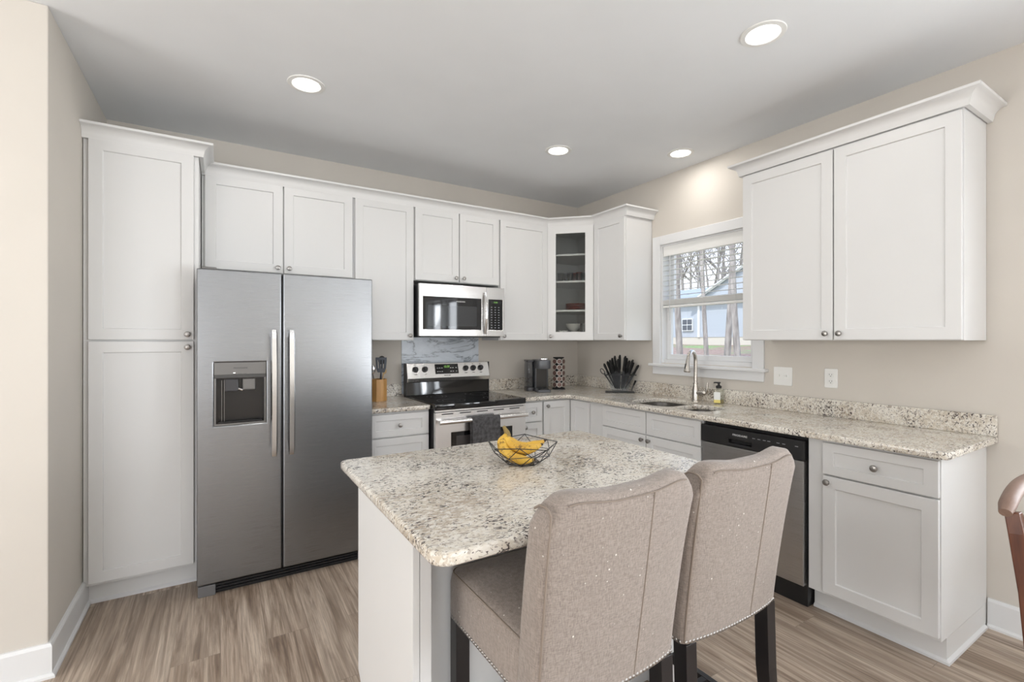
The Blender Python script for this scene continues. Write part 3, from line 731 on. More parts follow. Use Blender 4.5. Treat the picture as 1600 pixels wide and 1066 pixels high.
# ---------------------------------------------------------------- dishwasher
dwt = thing('dishwasher', 'stainless steel dishwasher with a black control strip beside the end cabinet', 'dishwasher', (2.561, 1.884, 0), RZ)
MB().box(.003, .607, .01, .57, .0, .875).build('tub', M_blk, dwt, smooth=None)
MB().box(.006, .604, -.026, .01, .112, .752).build('door', M_steel_d, dwt, smooth=None, bevel=.004)
dc = MB().grid([.004, .190, .330, .606], [.755, .775, .798, .858], [(1,1)], -.036, .01, 'XZ').build('control_panel', M_blk, dwt, smooth=None, bevel=.005)
MB().box(.188,.332,-.005,.005,.773,.800).build('handle_pocket', M_gap, dc, smooth=None)
lettering('FRIGIDAIRE', .0155, M_print, dc, (.262, -.0365, .826), sx=1.15)
q = MB()
for x in (.345,.375,.405,.43,.48,.51,.575): q.box(x-.008,x+.008,-.0368,-.0355,.824,.827)
q.build('button_marks', mat('faint_print', (.35,.35,.36), .5), dc, smooth=None)
MB().box(.004,.606,.035,.05,0,.105).build('toe_kick', M_blk, dwt, smooth=None)

# ---------------------------------------------------------------- island
isl = thing('kitchen_island', 'white kitchen island cabinet under the granite top', 'island', (.436, 1.213, 0))
IW = 1.05
MB().box(.019, IW-.019, .122, .530, .11, .883).build('carcass', M_cab, isl, smooth=None)
MB().box(.019, IW-.019, .130, .500, 0, .1095).build('toe_kick', M_cab, isl, smooth=None)
for x in (0, IW-.019):
    m = MB(); m.prism([(0,0),(.587-.055,0),(.587-.055,.105),(.587,.150),(.587,.883),(0,.883)], 0, .019)
    # prism is in XY -> rotate to YZ
    m.v = [(c_, a_, b__) for a_, b__, c_ in m.v]
    m.build('end_panel', M_cab, isl, (x,0,0), smooth=None, bevel=.001)
MB().box(.0205, .052, -.0005+.0005, .018, 0, .883).build('corner_stile', M_cab, isl, smooth=None)
MB().box(IW-.052, IW-.0205, 0, .018, 0, .883).build('corner_stile', M_cab, isl, smooth=None)
for i, (a, b) in enumerate(((.022,.515),(.519,IW-.022))):
    o = front(isl, -b+IW, -a+IW, .715, .868, None, 'drawer', .05); o.location = (IW, .531, 0); o.rotation_euler = (0,0,math.pi); knob(o, IW-(a+b)/2, .79)
    o = front(isl, -b+IW, -a+IW, .128, .705, None); o.location = (IW, .531, 0); o.rotation_euler = (0,0,math.pi); knob(o, IW-(b-.03 if i == 0 else a+.03), .672)
it = plate('island_countertop', [rr(-.585,.585,-.475,.475,[.045,.045,.03,.03],6)], 0, .031, .008, M_gran, None, (.970, 1.408, CT0))
tag(it, 'large rounded rectangular speckled granite top on the kitchen island', 'countertop')

# ---------------------------------------------------------------- counter stools
def stool():
    t = thing('counter_stool', 'beige linen upholstered counter stool with dark legs, nearest to the camera', 'stool', (.795, .82, 0), 0, 'upholstered counter stools')
    hw_ = .22; zb, zt = .555, 1.040
    # backrest: closed solid of plan sections
    def tz(x):
        a = abs(x)/hw_; q = min(1, max(0, (a-.22)/.5)); return -.002 + .010*q*q*(3-2*q) - .038*max(0, (a-.74)/.26)**2.4
    N = 22; sec = []
    def bow(x): return .020*(abs(x)/hw_)**2.4
    th = .085
    lev = [(zb,0,0),(zb+.012,0,0)] + [(zb+.012+(zt-.030-zb-.012)*k/12, 0, 0) for k in range(1,13)] + [(zt-.018,.003,.014),(zt-.008,.009,.034),(zt,.018,.066)]
    vs = []; rings = []
    for (z, ins, insx) in lev:
        f = (z-zb)/(zt-zb); rk = -.068*f**1.15
        ring = []
        def P(x, y): 
            zz_ = z + tz(x)*max(0, (f-.5)*2)**1.5
            ring.append((x, y + rk, zz_))
        W_ = hw_+.014*f-insx*.4; tk = th*(1-.12*f)
        cr = .016
        for k in range(N+1):
            x = -W_+cr + (2*W_-2*cr)*k/N; P(x, bow(x)+ins)
        for a in (-60,-30): P(W_-cr+cr*math.cos(R(a)), bow(W_)+ins+cr+cr*math.sin(R(a)))
        P(W_, bow(W_)+cr+ins); P(W_, bow(W_)+tk-ins-cr)
        for a in (30,60): P(W_-cr+cr*math.cos(R(a)), bow(W_)+tk-ins-cr+cr*math.sin(R(a)))
        for k in range(N+1):
            x = W_-cr - (2*W_-2*cr)*k/N; P(x, bow(x)+tk-ins)
        for a in (120,150): P(-W_+cr+cr*math.cos(R(a)), bow(W_)+tk-ins-cr+cr*math.sin(R(a)))
        P(-W_, bow(W_)+tk-ins-cr); P(-W_, bow(W_)+cr+ins)
        for a in (210,240): P(-W_+cr+cr*math.cos(R(a)), bow(W_)+ins+cr+cr*math.sin(R(a)))
        rings.append(ring)
    n = len(rings[0]); vs = [p for r_ in rings for p in r_]
    fs = [(i*n+k, i*n+(k+1)%n, (i+1)*n+(k+1)%n, (i+1)*n+k) for i in range(len(rings)-1) for k in range(n)]
    m = MB(); m.add(vs, fs)
    # cap the top with a ladder of quads between rear and front rows
    top = (len(rings)-1)*n
    for base_ in (top, 0):
        rear = [base_+k for k in range(N+1)]; fr_ = [base_+N+1+6+N-k for k in range(N+1)]
        for k in range(N): m.f.append((rear[k], rear[k+1], fr_[k+1], fr_[k])); m.m.append(0)
        R1 = [base_+N] + [base_+N+1+j for j in range(6)] + [base_+N+7]; m.f.append(tuple(R1)); m.m.append(0)
        L1 = [base_+2*N+7] + [base_+2*N+8+j for j in range(6)] + [base_]; m.f.append(tuple(L1)); m.m.append(0)
    m.build('backrest', M_fab, t, smooth=70)
    # seams: left corner, right third, top
    def seam(x, yo, lo=0, hi=1):
        pts = []
        for k in range(20):
            f = lo+(hi-lo)*k/19; z = zb+(zt-zb)*f
            ex = 0; ez = 0
            pts.append((x, bow(x)+yo-.068*f**1.15, z))
        return pts
    sp1 = [(x_-.013*(z_-zb)/(zt-zb), y_, z_) for x_, y_, z_ in seam(-hw_+.009, .0030, .01, .945)]
    e_ = sp1[-1]; sp1 += [(e_[0], e_[1]+.008, e_[2]+.009), (e_[0], e_[1]+.018, e_[2]+.013), (e_[0], e_[1]+.040, e_[2]+.012), (e_[0], e_[1]+.060, e_[2]+.0)]
    MB().tube(sp1, .0030, 6).build('seam_piping', M_pipe, t)
    s2 = [(x_+ .006*math.sin(min(1,(z_-zb)/(zt-zb))*3.1), y_, z_) for x_, y_, z_ in seam(.055, -.0002, .01, .965)]
    MB().tube(s2, .0015, 6).build('seam_piping', M_pipe, t)
    tp = [(-hw_+.016+ (2*hw_-.032)*k/20, bow(-hw_+.016+(2*hw_-.032)*k/20)+.0045-.068, zt-.0155+tz(-hw_+.016+(2*hw_-.032)*k/20)*.92) for k in range(1,20)]
    MB().tube(tp, .0018, 6).build('seam_piping', M_pipe, t)
    # seat
    m = MB(); nx, ny = 14, 14; y0, y1 = .078, .492
    prof = [(0,zb),(0,zb+.02),(0,zb+.10),(.003,zb+.122),(.010,zb+.134)]
    rings = []
    for ins, z in prof:
        r_ = rr(-hw_+.004+ins, hw_-.004-ins, y0, y1-ins, [.004,.004,.03,.03], 5); rings.append([(x, y, z) for x, y in r_])
    n = len(rings[0])
    cx, cy = 0, (y0+y1)/2
    for s_, dz in ((.9,.140),(.75,.147),(.5,.152),(.2,.154)): rings.append([(x*s_*1.0, cy+(y-cy)*s_, zb+dz) for x, y, z in rings[4]])
    vs = [p for r_ in rings for p in r_]
    m.add(vs, [(i*n+k, i*n+(k+1)%n, (i+1)*n+(k+1)%n, (i+1)*n+k) for i in range(len(rings)-1) for k in range(n)] + [tuple(range(n))[::-1], tuple((len(rings)-1)*n+k for k in range(n))])
    m.build('seat', M_fab, t, smooth=50)
    MB().tube([(x, y, zb+.131) for x, y in [( (px-0)*.985, py) for px, py in rr(-hw_+.008, hw_-.008, y0, y1-.006, [.004,.004,.03,.03], 5)]], .002, 6, closed=True).build('seam_piping', M_pipe, t)
    # nailheads
    nm = MB(); step = .0125
    def nail(x, y, ax):
        if ax == 'y-': nm.sphere((x, y, zb+.006), .0052, 8, 6, (1,.6,1))
        else: nm.sphere((x, y, zb+.006), .0052, 8, 6, (.6,1,1))
    k = -hw_+.012
    while k < hw_-.008: nail(k, bow(k)-.0003, 'y-'); k += step
    y = .03
    while y < y1-.03:
        e = hw_ if y < .08 else hw_-.004
        nail(-e-.0003, y, 'x'); nail(e+.0003, y, 'x'); y += step
    nm.build('nailhead_trim', M_nick, t)
    # legs
    def leg(x, y, dx, dy):
        m = MB(); a, b = .0215, .016
        top = [(x-a,y-a,zb-.002),(x+a,y-a,zb-.002),(x+a,y+a,zb-.002),(x-a,y+a,zb-.002)]
        mid = [(x-a+dx*.15,y-a+dy*.15,.35),(x+a+dx*.15,y-a+dy*.15,.35),(x+a+dx*.15,y+a+dy*.15,.35),(x-a+dx*.15,y+a+dy*.15,.35)]
        bot = [(x-b+dx,y-b+dy,0),(x+b+dx,y-b+dy,0),(x+b+dx,y+b+dy,0),(x-b+dx,y+b+dy,0)]
        m.add(bot+mid+top, [(3,2,1,0)]+[(4*i+k, 4*i+(k+1)%4, 4*i+4+(k+1)%4, 4*i+4+k) for i in (0,1) for k in range(4)]+[(8,9,10,11)])
        m.build('leg', M_darkwood, t, smooth=None, bevel=.0015)
    leg(-hw_+.030, .036, 0, -.035); leg(hw_-.030, .036, 0, -.035); leg(-hw_+.030, y1-.034, 0, 0); leg(hw_-.030, y1-.034, 0, 0)
    for x in (-hw_+.030, hw_-.030): MB().box(x-.011, x+.011, .010, y1-.045, .150, .185).build('stretcher', M_darkwood, t, smooth=None, bevel=.0015)
    MB().box(-hw_+.045, hw_-.045, y1-.046, y1-.022, .225, .262).build('footrest', M_darkwood, t, smooth=None, bevel=.0015)
    MB().box(-hw_+.04, hw_-.04, .235, .257, .152, .183).build('stretcher', M_darkwood, t, smooth=None, bevel=.0015)
    return t
st = stool()
dup(st, (1.272, .82, 0), label='beige linen upholstered counter stool with dark legs, right one of the pair, nearer the dishwasher')

# ---------------------------------------------------------------- dining chair at the right edge
dch = thing('dining_chair', 'reddish brown wooden dining chair with pale upholstery at the right edge', 'chair', (2.110, .12, 0))
for sx in (-1, 1):
    x = sx*.235
    MB().tube([(x,.20,0),(x,.215,.25),(x,.222,.45),(x,.240,.68),(x,.262,.84),(x*.985,.272,.895)], [.022,.024,.027,.026,.024,.022], 4, up=(1,1,0)).build('back_post', M_chairwood, dch, bevel=.003, smooth=None)
    MB().tube([(x,-.19,0),(x,-.19,.43)], [.018,.025], 4, up=(1,1,0)).build('leg', M_chairwood, dch, bevel=.003, smooth=None)
tr = [(-.255+.51*k/16, .282+.012*math.sin(math.pi*k/16), .893+.045*math.sin(math.pi*min(1,max(0,k/16)))**.6) for k in range(17)]
MB().tube(tr, [.016]+[.022]*15+[.016], 12, sx=.9, sy=.85, up=(0,1,0)).build('top_rail', woodm('lit_rail_wood', (.27,.18,.14), (.19,.115,.085), (5,30,30), .5), dch)  # rail paler than the posts: the light on it is put into its colour
M_cream = mat('cream_upholstery', (.75,.73,.70), .8)
MB().box(-.214,.214,.205,.258,.52,.90).build('back_pad', M_cream, dch, bevel=.015, seg=3)
MB().box(-.24,.24,-.22,.21,.435,.50).build('seat', M_cream, dch, bevel=.02, seg=3)
MB().box(-.235,.235,-.20,.20,.37,.433).build('seat_frame', M_chairwood, dch, smooth=None, bevel=.003)

# ---------------------------------------------------------------- fruit bowl with bananas
fb = thing('wire_fruit_bowl', 'black geometric wire fruit bowl holding bananas on the island', 'bowl', (.962, 1.490, CT1), R(8))
n = 8; w = MB()
def ringp(r_, z, n, ph=0, jit=0): return [(r_*math.cos(2*math.pi*(k+ph)/n), r_*math.sin(2*math.pi*(k+ph)/n), z+(jit if k % 2 else -jit)) for k in range(n)]
top = ringp(.130, .074, n, .0, .006); midr = ringp(.108, .040, n, .5, .004); bot = ringp(.066, .0026, n, .0)
for L_ in (top, bot): 
    for k in range(n): w.tube([L_[k], L_[(k+1)%n]], .0017, 6)
for k in range(n):
    w.tube([top[k], midr[k]], .0015, 6); w.tube([top[(k+1)%n], midr[k]], .0015, 6); w.tube([midr[k], bot[k]], .0015, 6); w.tube([midr[k], bot[(k+1)%n]], .0015, 6)
    w.tube([midr[k], midr[(k+1)%n]], .0013, 6); w.tube([bot[k], bot[(k+3)%n]], .0013, 6)
w.build('wire_frame', M_blk, fb, smooth=60)
def banana_mat():
    m = mat('banana_peel', (.8,.5,.06), .45); b = NB(m); v = b.coord()
    base = b.ramp(b.noise(v, 14, 3), [(.3, (.55,.30,.03)), (.7, (.76,.48,.07))])
    sp_ = b.noise(b.coord((1,1,1)), 60, 5, .75, .4); base = b.mix(b.ramp(sp_, [(.55, 0.), (.62, .85)]), base, (.10,.045,.012))
    b.set('Base Color', base); return m
M_ban = banana_mat(); M_btip = mat('banana_stem', (.22,.15,.04), .6); M_btipd = mat('banana_tip', (.05,.028,.018), .7)
bb = thing('banana_bunch', 'bunch of ripe speckled bananas lying in the wire bowl', 'bananas', (.955, 1.49, CT1), R(-31.6))
stemp = Vector((-.052, .012, .108))
def banana(pts, r0):
    P = []; 
    n_ = 22
    p0, p1, p2, p3 = [Vector(p) for p in pts]
    for k in range(n_+1):
        t = k/n_; P.append(p0*(1-t)**3+p1*3*t*(1-t)**2+p2*3*t*t*(1-t)+p3*t**3)
    rad = []
    for k in range(n_+1):
        t = k/n_; rad.append(r0*(.30 + .70*min(1, max(0,(t-.08)/.16))**.8) if t < .5 else r0*(1 if t < .8 else max(.30, 1-((t-.8)/.2)**1.7*.75)))
    o = MB().tube(P, rad, 10).build('banana', M_ban, bb, smooth=50)
    e = (P[-1]-P[-2]).normalized(); MB().tube([P[-1]-e*.002, P[-1]+e*.007], [r0*.33, r0*.22], 8).build('blossom_end', M_btipd, o)
    return o
banana([stemp, (-.10,-.035,.075), (-.045,-.070,.015), (.045,-.045,.022)], .0185)
banana([stemp, (-.075,-.015,.085), (-.01,-.045,.030), (.075,-.015,.070)], .0185)
banana([stemp, (-.045,.0,.060), (.02,.0,.040), (.088,.015,.078)], .018)
banana([stemp, (-.085,.04,.055), (-.02,.045,.015), (.060,.035,.045)], .018)
MB().tube([stemp+Vector((.004,0,-.012)), stemp+Vector((0,0,.004)), stemp+Vector((-.008,0,.018)), stemp+Vector((-.013,0,.026))], [.0125,.0105,.007,.0055], 8).build('stem', M_btip, bb)

# ---------------------------------------------------------------- utensil block
ub = thing('utensil_holder', 'octagonal bamboo utensil holder on the short countertop beside the refrigerator', 'utensil holder', (1.012, 3.585, CT1))
rout = .068; wall_ = MB(); n = 8
vs = []
for r_, z in ((rout,0),(rout,.165),(rout-.010,.165),(rout-.010,.010)):
    for k in range(n):
        t = 2*math.pi*(k+.5)/n; vs.append((r_*math.cos(t), r_*math.sin(t), z))
wall_.add(vs, [(i*n+k, i*n+(k+1)%n, (i+1)*n+(k+1)%n, (i+1)*n+k) for i in range(3) for k in range(n)] + [tuple(range(n))[::-1], tuple(3*n+k for k in range(n))])
wall_.build('holder', M_bamboo, ub, smooth=None, bevel=.002)
def utensil(name, label, cat, loc, tip, head, mh, mhandle, group='utensils in the bamboo holder'):
    t = thing(name, label, cat, loc, 0, group); MB().tube([(0,0,0), tip], [.006,.0055], 8).build('handle', mhandle, t)
    h = head(); h.M = Matrix.Identity(4); T = Matrix.Translation(tip); h.v = [tuple(T @ Vector(v)) for v in h.v]; h.build('head', mh, t, smooth=40, bevel=.002)
    return t
M_slate = mat('slate_nylon', (.075,.085,.105), .5)
def spat():
    m = MB(); U = [-.040,-.026,-.018,-.006,.002,.014,.022,.040]; m.grid(U, [0,.030,.092,.112], [(1,1),(3,1),(5,1)], -.003, .003, 'XZ')
    m.v = [(x*(.62+.38*min(1,z/.045)), y, z) for x, y, z in m.v]; m.v = [(x*.96-y*.27, y*.96+x*.27*-1, z) for x, y, z in m.v]; return m
utensil('slotted_turner', 'slate grey slotted turner standing in the bamboo holder', 'spatula', (1.035, 3.560, CT1+.012), (-.010,-.022,.205), spat, M_slate, M_slate)
utensil('black_ladle', 'black spoon standing behind the slotted turner', 'spoon', (1.025, 3.61, CT1+.012), (.030,.012,.265), lambda: MB().sphere((0,0,.028), .030, 14, 9, (1,.35,1.1)), M_blk, M_blk)
utensil('wooden_spoon', 'wooden spoon leaning right in the bamboo holder', 'spoon', (1.01, 3.57, CT1+.012), (.042,-.004,.195), lambda: MB().sphere((.006,0,.018), .018, 12, 8, (1,.35,1.3)), M_spoon, M_spoon)
utensil('metal_whisk', 'metal handled utensil leaning left in the bamboo holder', 'utensil', (1.00, 3.57, CT1+.012), (-.030,-.008,.200), lambda: MB().sphere((0,0,.03), .020, 12, 8, (1,1,1.8)), M_chrome, M_chrome)

# ---------------------------------------------------------------- coffee maker
cm = thing('coffee_maker', 'dark grey single-serve pod coffee maker with a clear water tank, near the corner', 'coffee maker', (2.475, 3.52, CT1), R(-24))
M_cm = mat('slate_plastic', (.115,.12,.13), .35, .3)
plate('base', [rr(-.062,.065,-.155,.13,.03)], 0, .022, .004, M_cm, cm)
plate('column', [rr(-.062,.065,-.02,.13,.02)], .022, .275, .004, M_cm, cm)
plate('brew_head', [rr(-.063,.066,-.15,.13,[.05,.05,.02,.02])], .205, .282, .006, M_cm, cm)
MB().box(-.048,.050,-.023,-.019,.03,.203).build('cup_bay', M_dispblk, cm, smooth=None)
plate('drip_tray', [rr(-.045,.048,-.145,-.03,.03)], .022, .030, .002, M_blk, cm)
plate('lid', [rr(-.040,.045,-.14,-.02,.035)], .282, .300, .004, M_chrome, cm)
tk = plate('water_tank', [rr(-.135,-.066,-.03,.13,.025)], .03, .262, .004, M_resv, cm)
plate('tank_base', [rr(-.137,-.064,-.032,.13,.025)], 0, .032, .003, M_dkgrey, cm)
plate('tank_lid', [rr(-.138,-.064,-.035,.132,.025)], .262, .278, .003, M_dkgrey, cm)

# pod carousel
pc = thing('pod_carousel', 'black revolving coffee pod stand beside the coffee maker', 'pod stand', (2.700, 3.555, CT1), R(-8))
MB().lathe([(.062,0),(.062,.012),(.05,.018),(.034,.022),(.034,.285),(.050,.290),(.052,.300),(.0001,.302)], 24).build('stand', M_blk, pc)
M_foil = mat('pod_foil', (.70,.66,.62), .35, .4); M_podrim = mat('pod_rim', (.62,.50,.46), .4); M_podc = mat('pod_label', (.20,.12,.10), .5)
def pod():
    t = thing('coffee_pod', 'round foil-topped coffee pod held in the black pod stand', 'coffee pod', (0,0,0), 0, 'coffee pods in the stand')
    MB().lathe([(.016,-.020),(.0215,.0005),(.0235,.001),(.0235,.003),(.0001,.0032)], 20, (0,0,0), '-Y').build('cup', M_foil, t)
    MB().lathe([(.0205,.0032),(.0205,.0038),(.0125,.0040),(.0125,.0032)], 20, (0,0,0), '-Y').build('label_ring', M_podc, t)
    return t
p0 = None
for (ang) in (-76, -30, 16):
    for j in range(5):
        a = R(ang)+R(-31.6)*0; dx, dy = math.sin(a), -math.cos(a)
        loc = (2.700+dx*.056, 3.555+dy*.056, CT1+.045+j*.054)
        if p0 is None: p0 = pod(); p0.location = loc; p0.rotation_euler = (0,0,a)
        else: dup(p0, loc, a)

# ---------------------------------------------------------------- knife block
KB = (2.985, 3.06); KA = R(-42)
kb = thing('knife_stand', 'clear acrylic knife stand with a black base in the corner left of the sink', 'knife block', (KB[0], KB[1], CT1), KA)
plate('base', [rr(-.115,.135,-.055,.055,.01)], 0, .008, .002, M_blk, kb)
m = MB(); m.prism([(-.055,0),(.075,0),(.150,.175),(-.125,.175)], 0, .004); m.v = [(x, z_-.045, y+.008) for x, y, z_ in m.v]; m.build('front_panel', M_acryl, kb, smooth=None)
m = MB(); m.prism([(-.055,0),(.075,0),(.150,.175),(-.125,.175)], 0, .004); m.v = [(x, z_+.041, y+.008) for x, y, z_ in m.v]; m.build('rear_panel', M_acryl, kb, smooth=None)
m = MB(); m.grid([-.125,-.10,.12,.15],[ -.041,-.03,.03,.041],[(1,1)], .150, .156, 'XY'); m.build('top_rim', M_blk, kb, smooth=None)
M_blade = mat('dark_blade', (.008,.008,.009), .45)
def knife():
    t = thing('kitchen_knife', 'black-handled kitchen knife standing in the acrylic knife stand', 'knife', (0,0,0), 0, 'knives in the acrylic stand')
    MB().tube([(0,0,.150),(0,0,.162),(.001,0,.20),(0,0,.245),(.003,0,.262)], [.008,.0105,.0095,.0115,.006], 10, sx=1, sy=.75, up=(1,0,0)).build('handle', M_knife, t)
    m = MB(); m.prism([(-.008,0.152),(.008,.152),(.007,.05),(.001,.012),(-.006,.03)], -.001, .001); m.v = [(x, z_, y) for x, y, z_ in m.v]; m.build('blade', M_blade, t, smooth=None)
    return t
k0 = None
fan = [(-25,.020,.93),(-19,.0,.97),(-15,-.022,1.0),(-11,.022,1.04),(-7,.0,1.10),(-3,-.022,1.0),(0,.020,1.12),(7,-.022,1.10),(10,.02,1.04),(14,.0,.98),(18,-.02,1.03),(21,.02,.95),(29,-.01,.93)]
for ang, dy, s_ in fan:
    lx = .010 + ang*.0011; c_, s2_ = math.cos(KA), math.sin(KA)
    loc = (KB[0]+c_*lx-s2_*dy, KB[1]+s2_*lx+c_*dy, CT1+.012)
    rot = (Matrix.Rotation(KA,3,'Z') @ Matrix.Rotation(R(ang),3,'Y')).to_euler()
    if k0 is None: k0 = knife(); k0.location = loc; k0.rotation_euler = rot; kq = k0
    else: kq = dup(k0, loc, rot=rot)
    kq.scale = (1, 1, s_*1.08)
sz = thing('kitchen_scissors', 'black-handled kitchen scissors at the left of the knife stand', 'scissors', (KB[0]-.018, KB[1]+.018, CT1+.012), 0)
sz.rotation_euler = (Matrix.Rotation(KA,3,'Z') @ Matrix.Rotation(R(-32),3,'Y')).to_euler()
lp = [(.014*math.cos(2*math.pi*k/16)-.006, 0, .205+.026*math.sin(2*math.pi*k/16)) for k in range(16)]
MB().tube(lp, .0035, 8, closed=True).build('grip', M_blk, sz); MB().tube([(-.004,0,.18),(0,0,.05)], [.007,.003], 8, sx=1, sy=.5).build('blade', M_blade, sz)
pk = dup(k0, (KB[0]+.072, KB[1]-.078, CT1+.010), rot=(Matrix.Rotation(KA,3,'Z') @ Matrix.Rotation(R(22),3,'Y')).to_euler())
pk.scale = (.8,.8,.40); pk['label'] = 'small black tool leaning in the lower right slot of the knife stand'; pk['category'] = 'sharpener'; del pk['group']; pk.name = 'knife_sharpener'

# ---------------------------------------------------------------- dishes in the glass-door cabinet
def along(s_, dpt, z): # s along the door face, dpt inward
    c45 = math.sqrt(.5); return (2.53+c45*s_+c45*dpt, 3.506-c45*s_+c45*dpt, z)
M_dglass = glass('drinking_glass', (.86,.88,.9), 1.4); M_red = mat('red_glaze', (.23,.03,.028), .2); M_bowlw = mat('white_glaze', (.72,.70,.66), .25)
M_redgl = glass('red_glass', (.75,.25,.22), 1.4)
gl = None
for i, (s_, dp, red) in enumerate(((.115,.07,0),(.165,.11,0),(.205,.06,0),(.245,.12,1),(.285,.07,1),(.325,.10,0))):
    q = MB().lathe([(.024,0),(.029,.075),(.0305,.078),(.027,.076),(.022,.004),(.0001,.004)], 18).build('shot_glass', M_redgl if red else M_dglass, None, along(s_, dp, 1.9125))
    tag(q, 'small red tinted glass on the second shelf behind the glass door' if red else 'small clear glass on the second shelf behind the glass door', 'glass', 'small red glasses' if red else 'small clear glasses')
for k in range(6):
    q = MB().lathe([(.05,0),(.062,.003),(.098,.010),(.099,.0125),(.060,.006),(.0001,.005)], 32).build('red_plate', M_red, None, along(.255, .12, 1.6485+k*.0095))
    tag(q, 'dark red plate in the stack on the middle shelf behind the glass door', 'plate', 'stack of red plates')
def bowlm(r_, h): return MB().lathe([(r_*.45,0),(r_*.5,.006),(r_*.85,h*.55),(r_,h),(r_*.97,h),(r_*.82,h*.56),(r_*.45,.012),(.0001,.012)], 28)
zb0 = Z0+.0185
M_pat = mat('patterned_glaze', (.75,.74,.70), .3); _n = NB(M_pat); _n.set('Base Color', _n.ramp(_n.noise(_n.coord(), 55, 2, .5, .5), [(.5, (.75,.74,.70)), (.54, (.08,.08,.10))]))
tag(MB().lathe([(.045,0),(.062,.006),(.066,.05),(.066,.07),(.063,.07),(.06,.01),(.0001,.01)], 28).build('patterned_bowl', M_pat, None, along(.155,.075,zb0)), 'white bowl with a dark pattern on the cabinet bottom behind the glass door', 'bowl')
tag(bowlm(.075,.065).build('white_bowl', M_bowlw, None, along(.225,.18,zb0)), 'plain white bowl at the back of the cabinet bottom, under another bowl', 'bowl')
tag(bowlm(.078,.070).build('white_bowl', M_bowlw, None, along(.225,.18,zb0+.066)), 'plain white bowl, topmost of the bowls on the cabinet bottom', 'bowl')
tag(MB().lathe([(.035,0),(.042,.10),(.042,.135),(.039,.135),(.034,.006),(.0001,.006)], 20).build('glass_jar', M_dglass, None, along(.335,.07,zb0)), 'clear glass jar at the right of the cabinet bottom', 'jar')

# ---------------------------------------------------------------- switch and outlet
sw = thing('light_switch', 'white double toggle switch plate on the wall right of the window', 'switch', (XR-.0005, 1.712, 1.137), RZ)
plate('wall_plate', [rr(-.060,.060,-.060,.060,.006)], 0, .006, .002, M_white, sw, (0,0,0), (R(90),0,0))
for x in (-.023,.023): MB().box(x-.004,x+.004,-.017,-.004,-.002,.011).build('toggle', M_white, sw, smooth=None, bevel=.001)
ol = thing('wall_outlet', 'white duplex electrical outlet on the wall above the right countertop', 'outlet', (XR-.0005, 1.425, 1.143), RZ)
plate('wall_plate', [rr(-.036,.036,-.058,.058,.006)], 0, .006, .002, M_white, ol, (0,0,0), (R(90),0,0))
for z in (-.020,.020):
    q = plate('socket', [rr(-.016,.016,-.014,.014,.01)], .004, .0085, .001, M_white, ol, (0,0,z), (R(90),0,0))
    s = MB(); s.box(-.0075,-.0055,-.009,-.0083,z-.001,z+.007); s.box(.0055,.0075,-.009,-.0083,z-.001,z+.007); s.tube([(0,-.0083,z-.007),(0,-.0091,z-.007)], .0026, 10)
    s.build('slots', M_blk, ol, smooth=None)

# ---------------------------------------------------------------- outside the kitchen window
def groundz(x, y):
    a = [(3.3,-.4),(5,-.1),(8,.70),(12,.95),(18,1.16),(26,1.25),(60,1.6)]
    for (x0,z0),(x1,z1) in zip(a, a[1:]):
        if x <= x1: return z0+(z1-z0)*(x-x0)/(x1-x0)
    return 1.6
g = MB(); xs = [3.3,4,5,6,7,8,10,12,15,18,22,26,35,60]; ys = [-14+3*k for k in range(20)]
g.add([(x, y, groundz(x,y)+.05*math.sin(x*1.7+y)) for x in xs for y in ys], [(i*len(ys)+j, (i+1)*len(ys)+j, (i+1)*len(ys)+j+1, i*len(ys)+j+1) for i in range(len(xs)-1) for j in range(len(ys)-1)])
M_grass = mat('yard_ground', (.3,.3,.2), .95); _n = NB(M_grass); _v = _n.coord()
_n.set('Base Color', _n.mix(_n.ramp(_n.noise(_v, .55, 4, .6), [(.44, 0.), (.56, 1.)]), _n.ramp(_n.noise(_v, 9, 4, .7), [(.35, (.22,.13,.10)), (.65, (.42,.30,.24))]), _n.ramp(_n.noise(_v, 12, 4), [(.35, (.16,.25,.08)), (.65, (.34,.42,.20))])))
go = g.build('yard_ground', M_grass, smooth=60); go['kind'] = 'structure'
M_siding = mat('grey_siding', (.46,.49,.54), .8); _n = NB(M_siding); _w = _n.n('TexWave', {'Vector': _n.coord(), 'Scale': 1.1}, wave_type='BANDS', bands_direction='Z', wave_profile='SAW'); _n.bump(_w.outputs['Fac'], .4, .02)
hs = thing('neighbour_house', 'grey sided house with a gable roof seen through the sink window', 'house', (19.0, 14.0, 1.1))
MB().box(0, 6, -8.5, 5.5, -.1, .42).build('foundation', mat('foundation_buff', (.62,.58,.50), .9), hs, smooth=None)
MB().box(-.02, 6, -8.4, 5.5, .42, 2.15).build('wall', M_siding, hs, smooth=None)
rf = MB(); rf.add([(-.3,-8.9,2.08),(-.3,6,2.08),(3.2,6,3.10),(3.2,-8.9,3.10),(6.6,-8.9,2.08),(6.6,6,2.08)], [(0,1,2,3),(3,2,5,4)]); ro = rf.build('roof', mat('roof_shingle', (.34,.37,.42), .9), hs, smooth=None)
so2 = ro.modifiers.new('solid', 'SOLIDIFY'); so2.thickness = .10
gbl = MB(); gbl.prism([(.3,2.05),(-5.1,2.05),(-2.4,3.5)], 0, 2.4); gbl.v = [(z_-.22, x, y) for x, y, z_ in gbl.v]; gbl.build('gable', M_siding, hs, smooth=None)
gr = MB(); gr.add([(-.35,.55,1.98),(-.35,-2.4,3.56),(-.35,-5.35,1.98),(3.2,.55,1.98),(3.2,-2.4,3.56),(3.2,-5.35,1.98)], [(0,1,4,3),(1,2,5,4)]); gq = gr.build('roof', bpy.data.materials['roof_shingle'], hs, smooth=None)
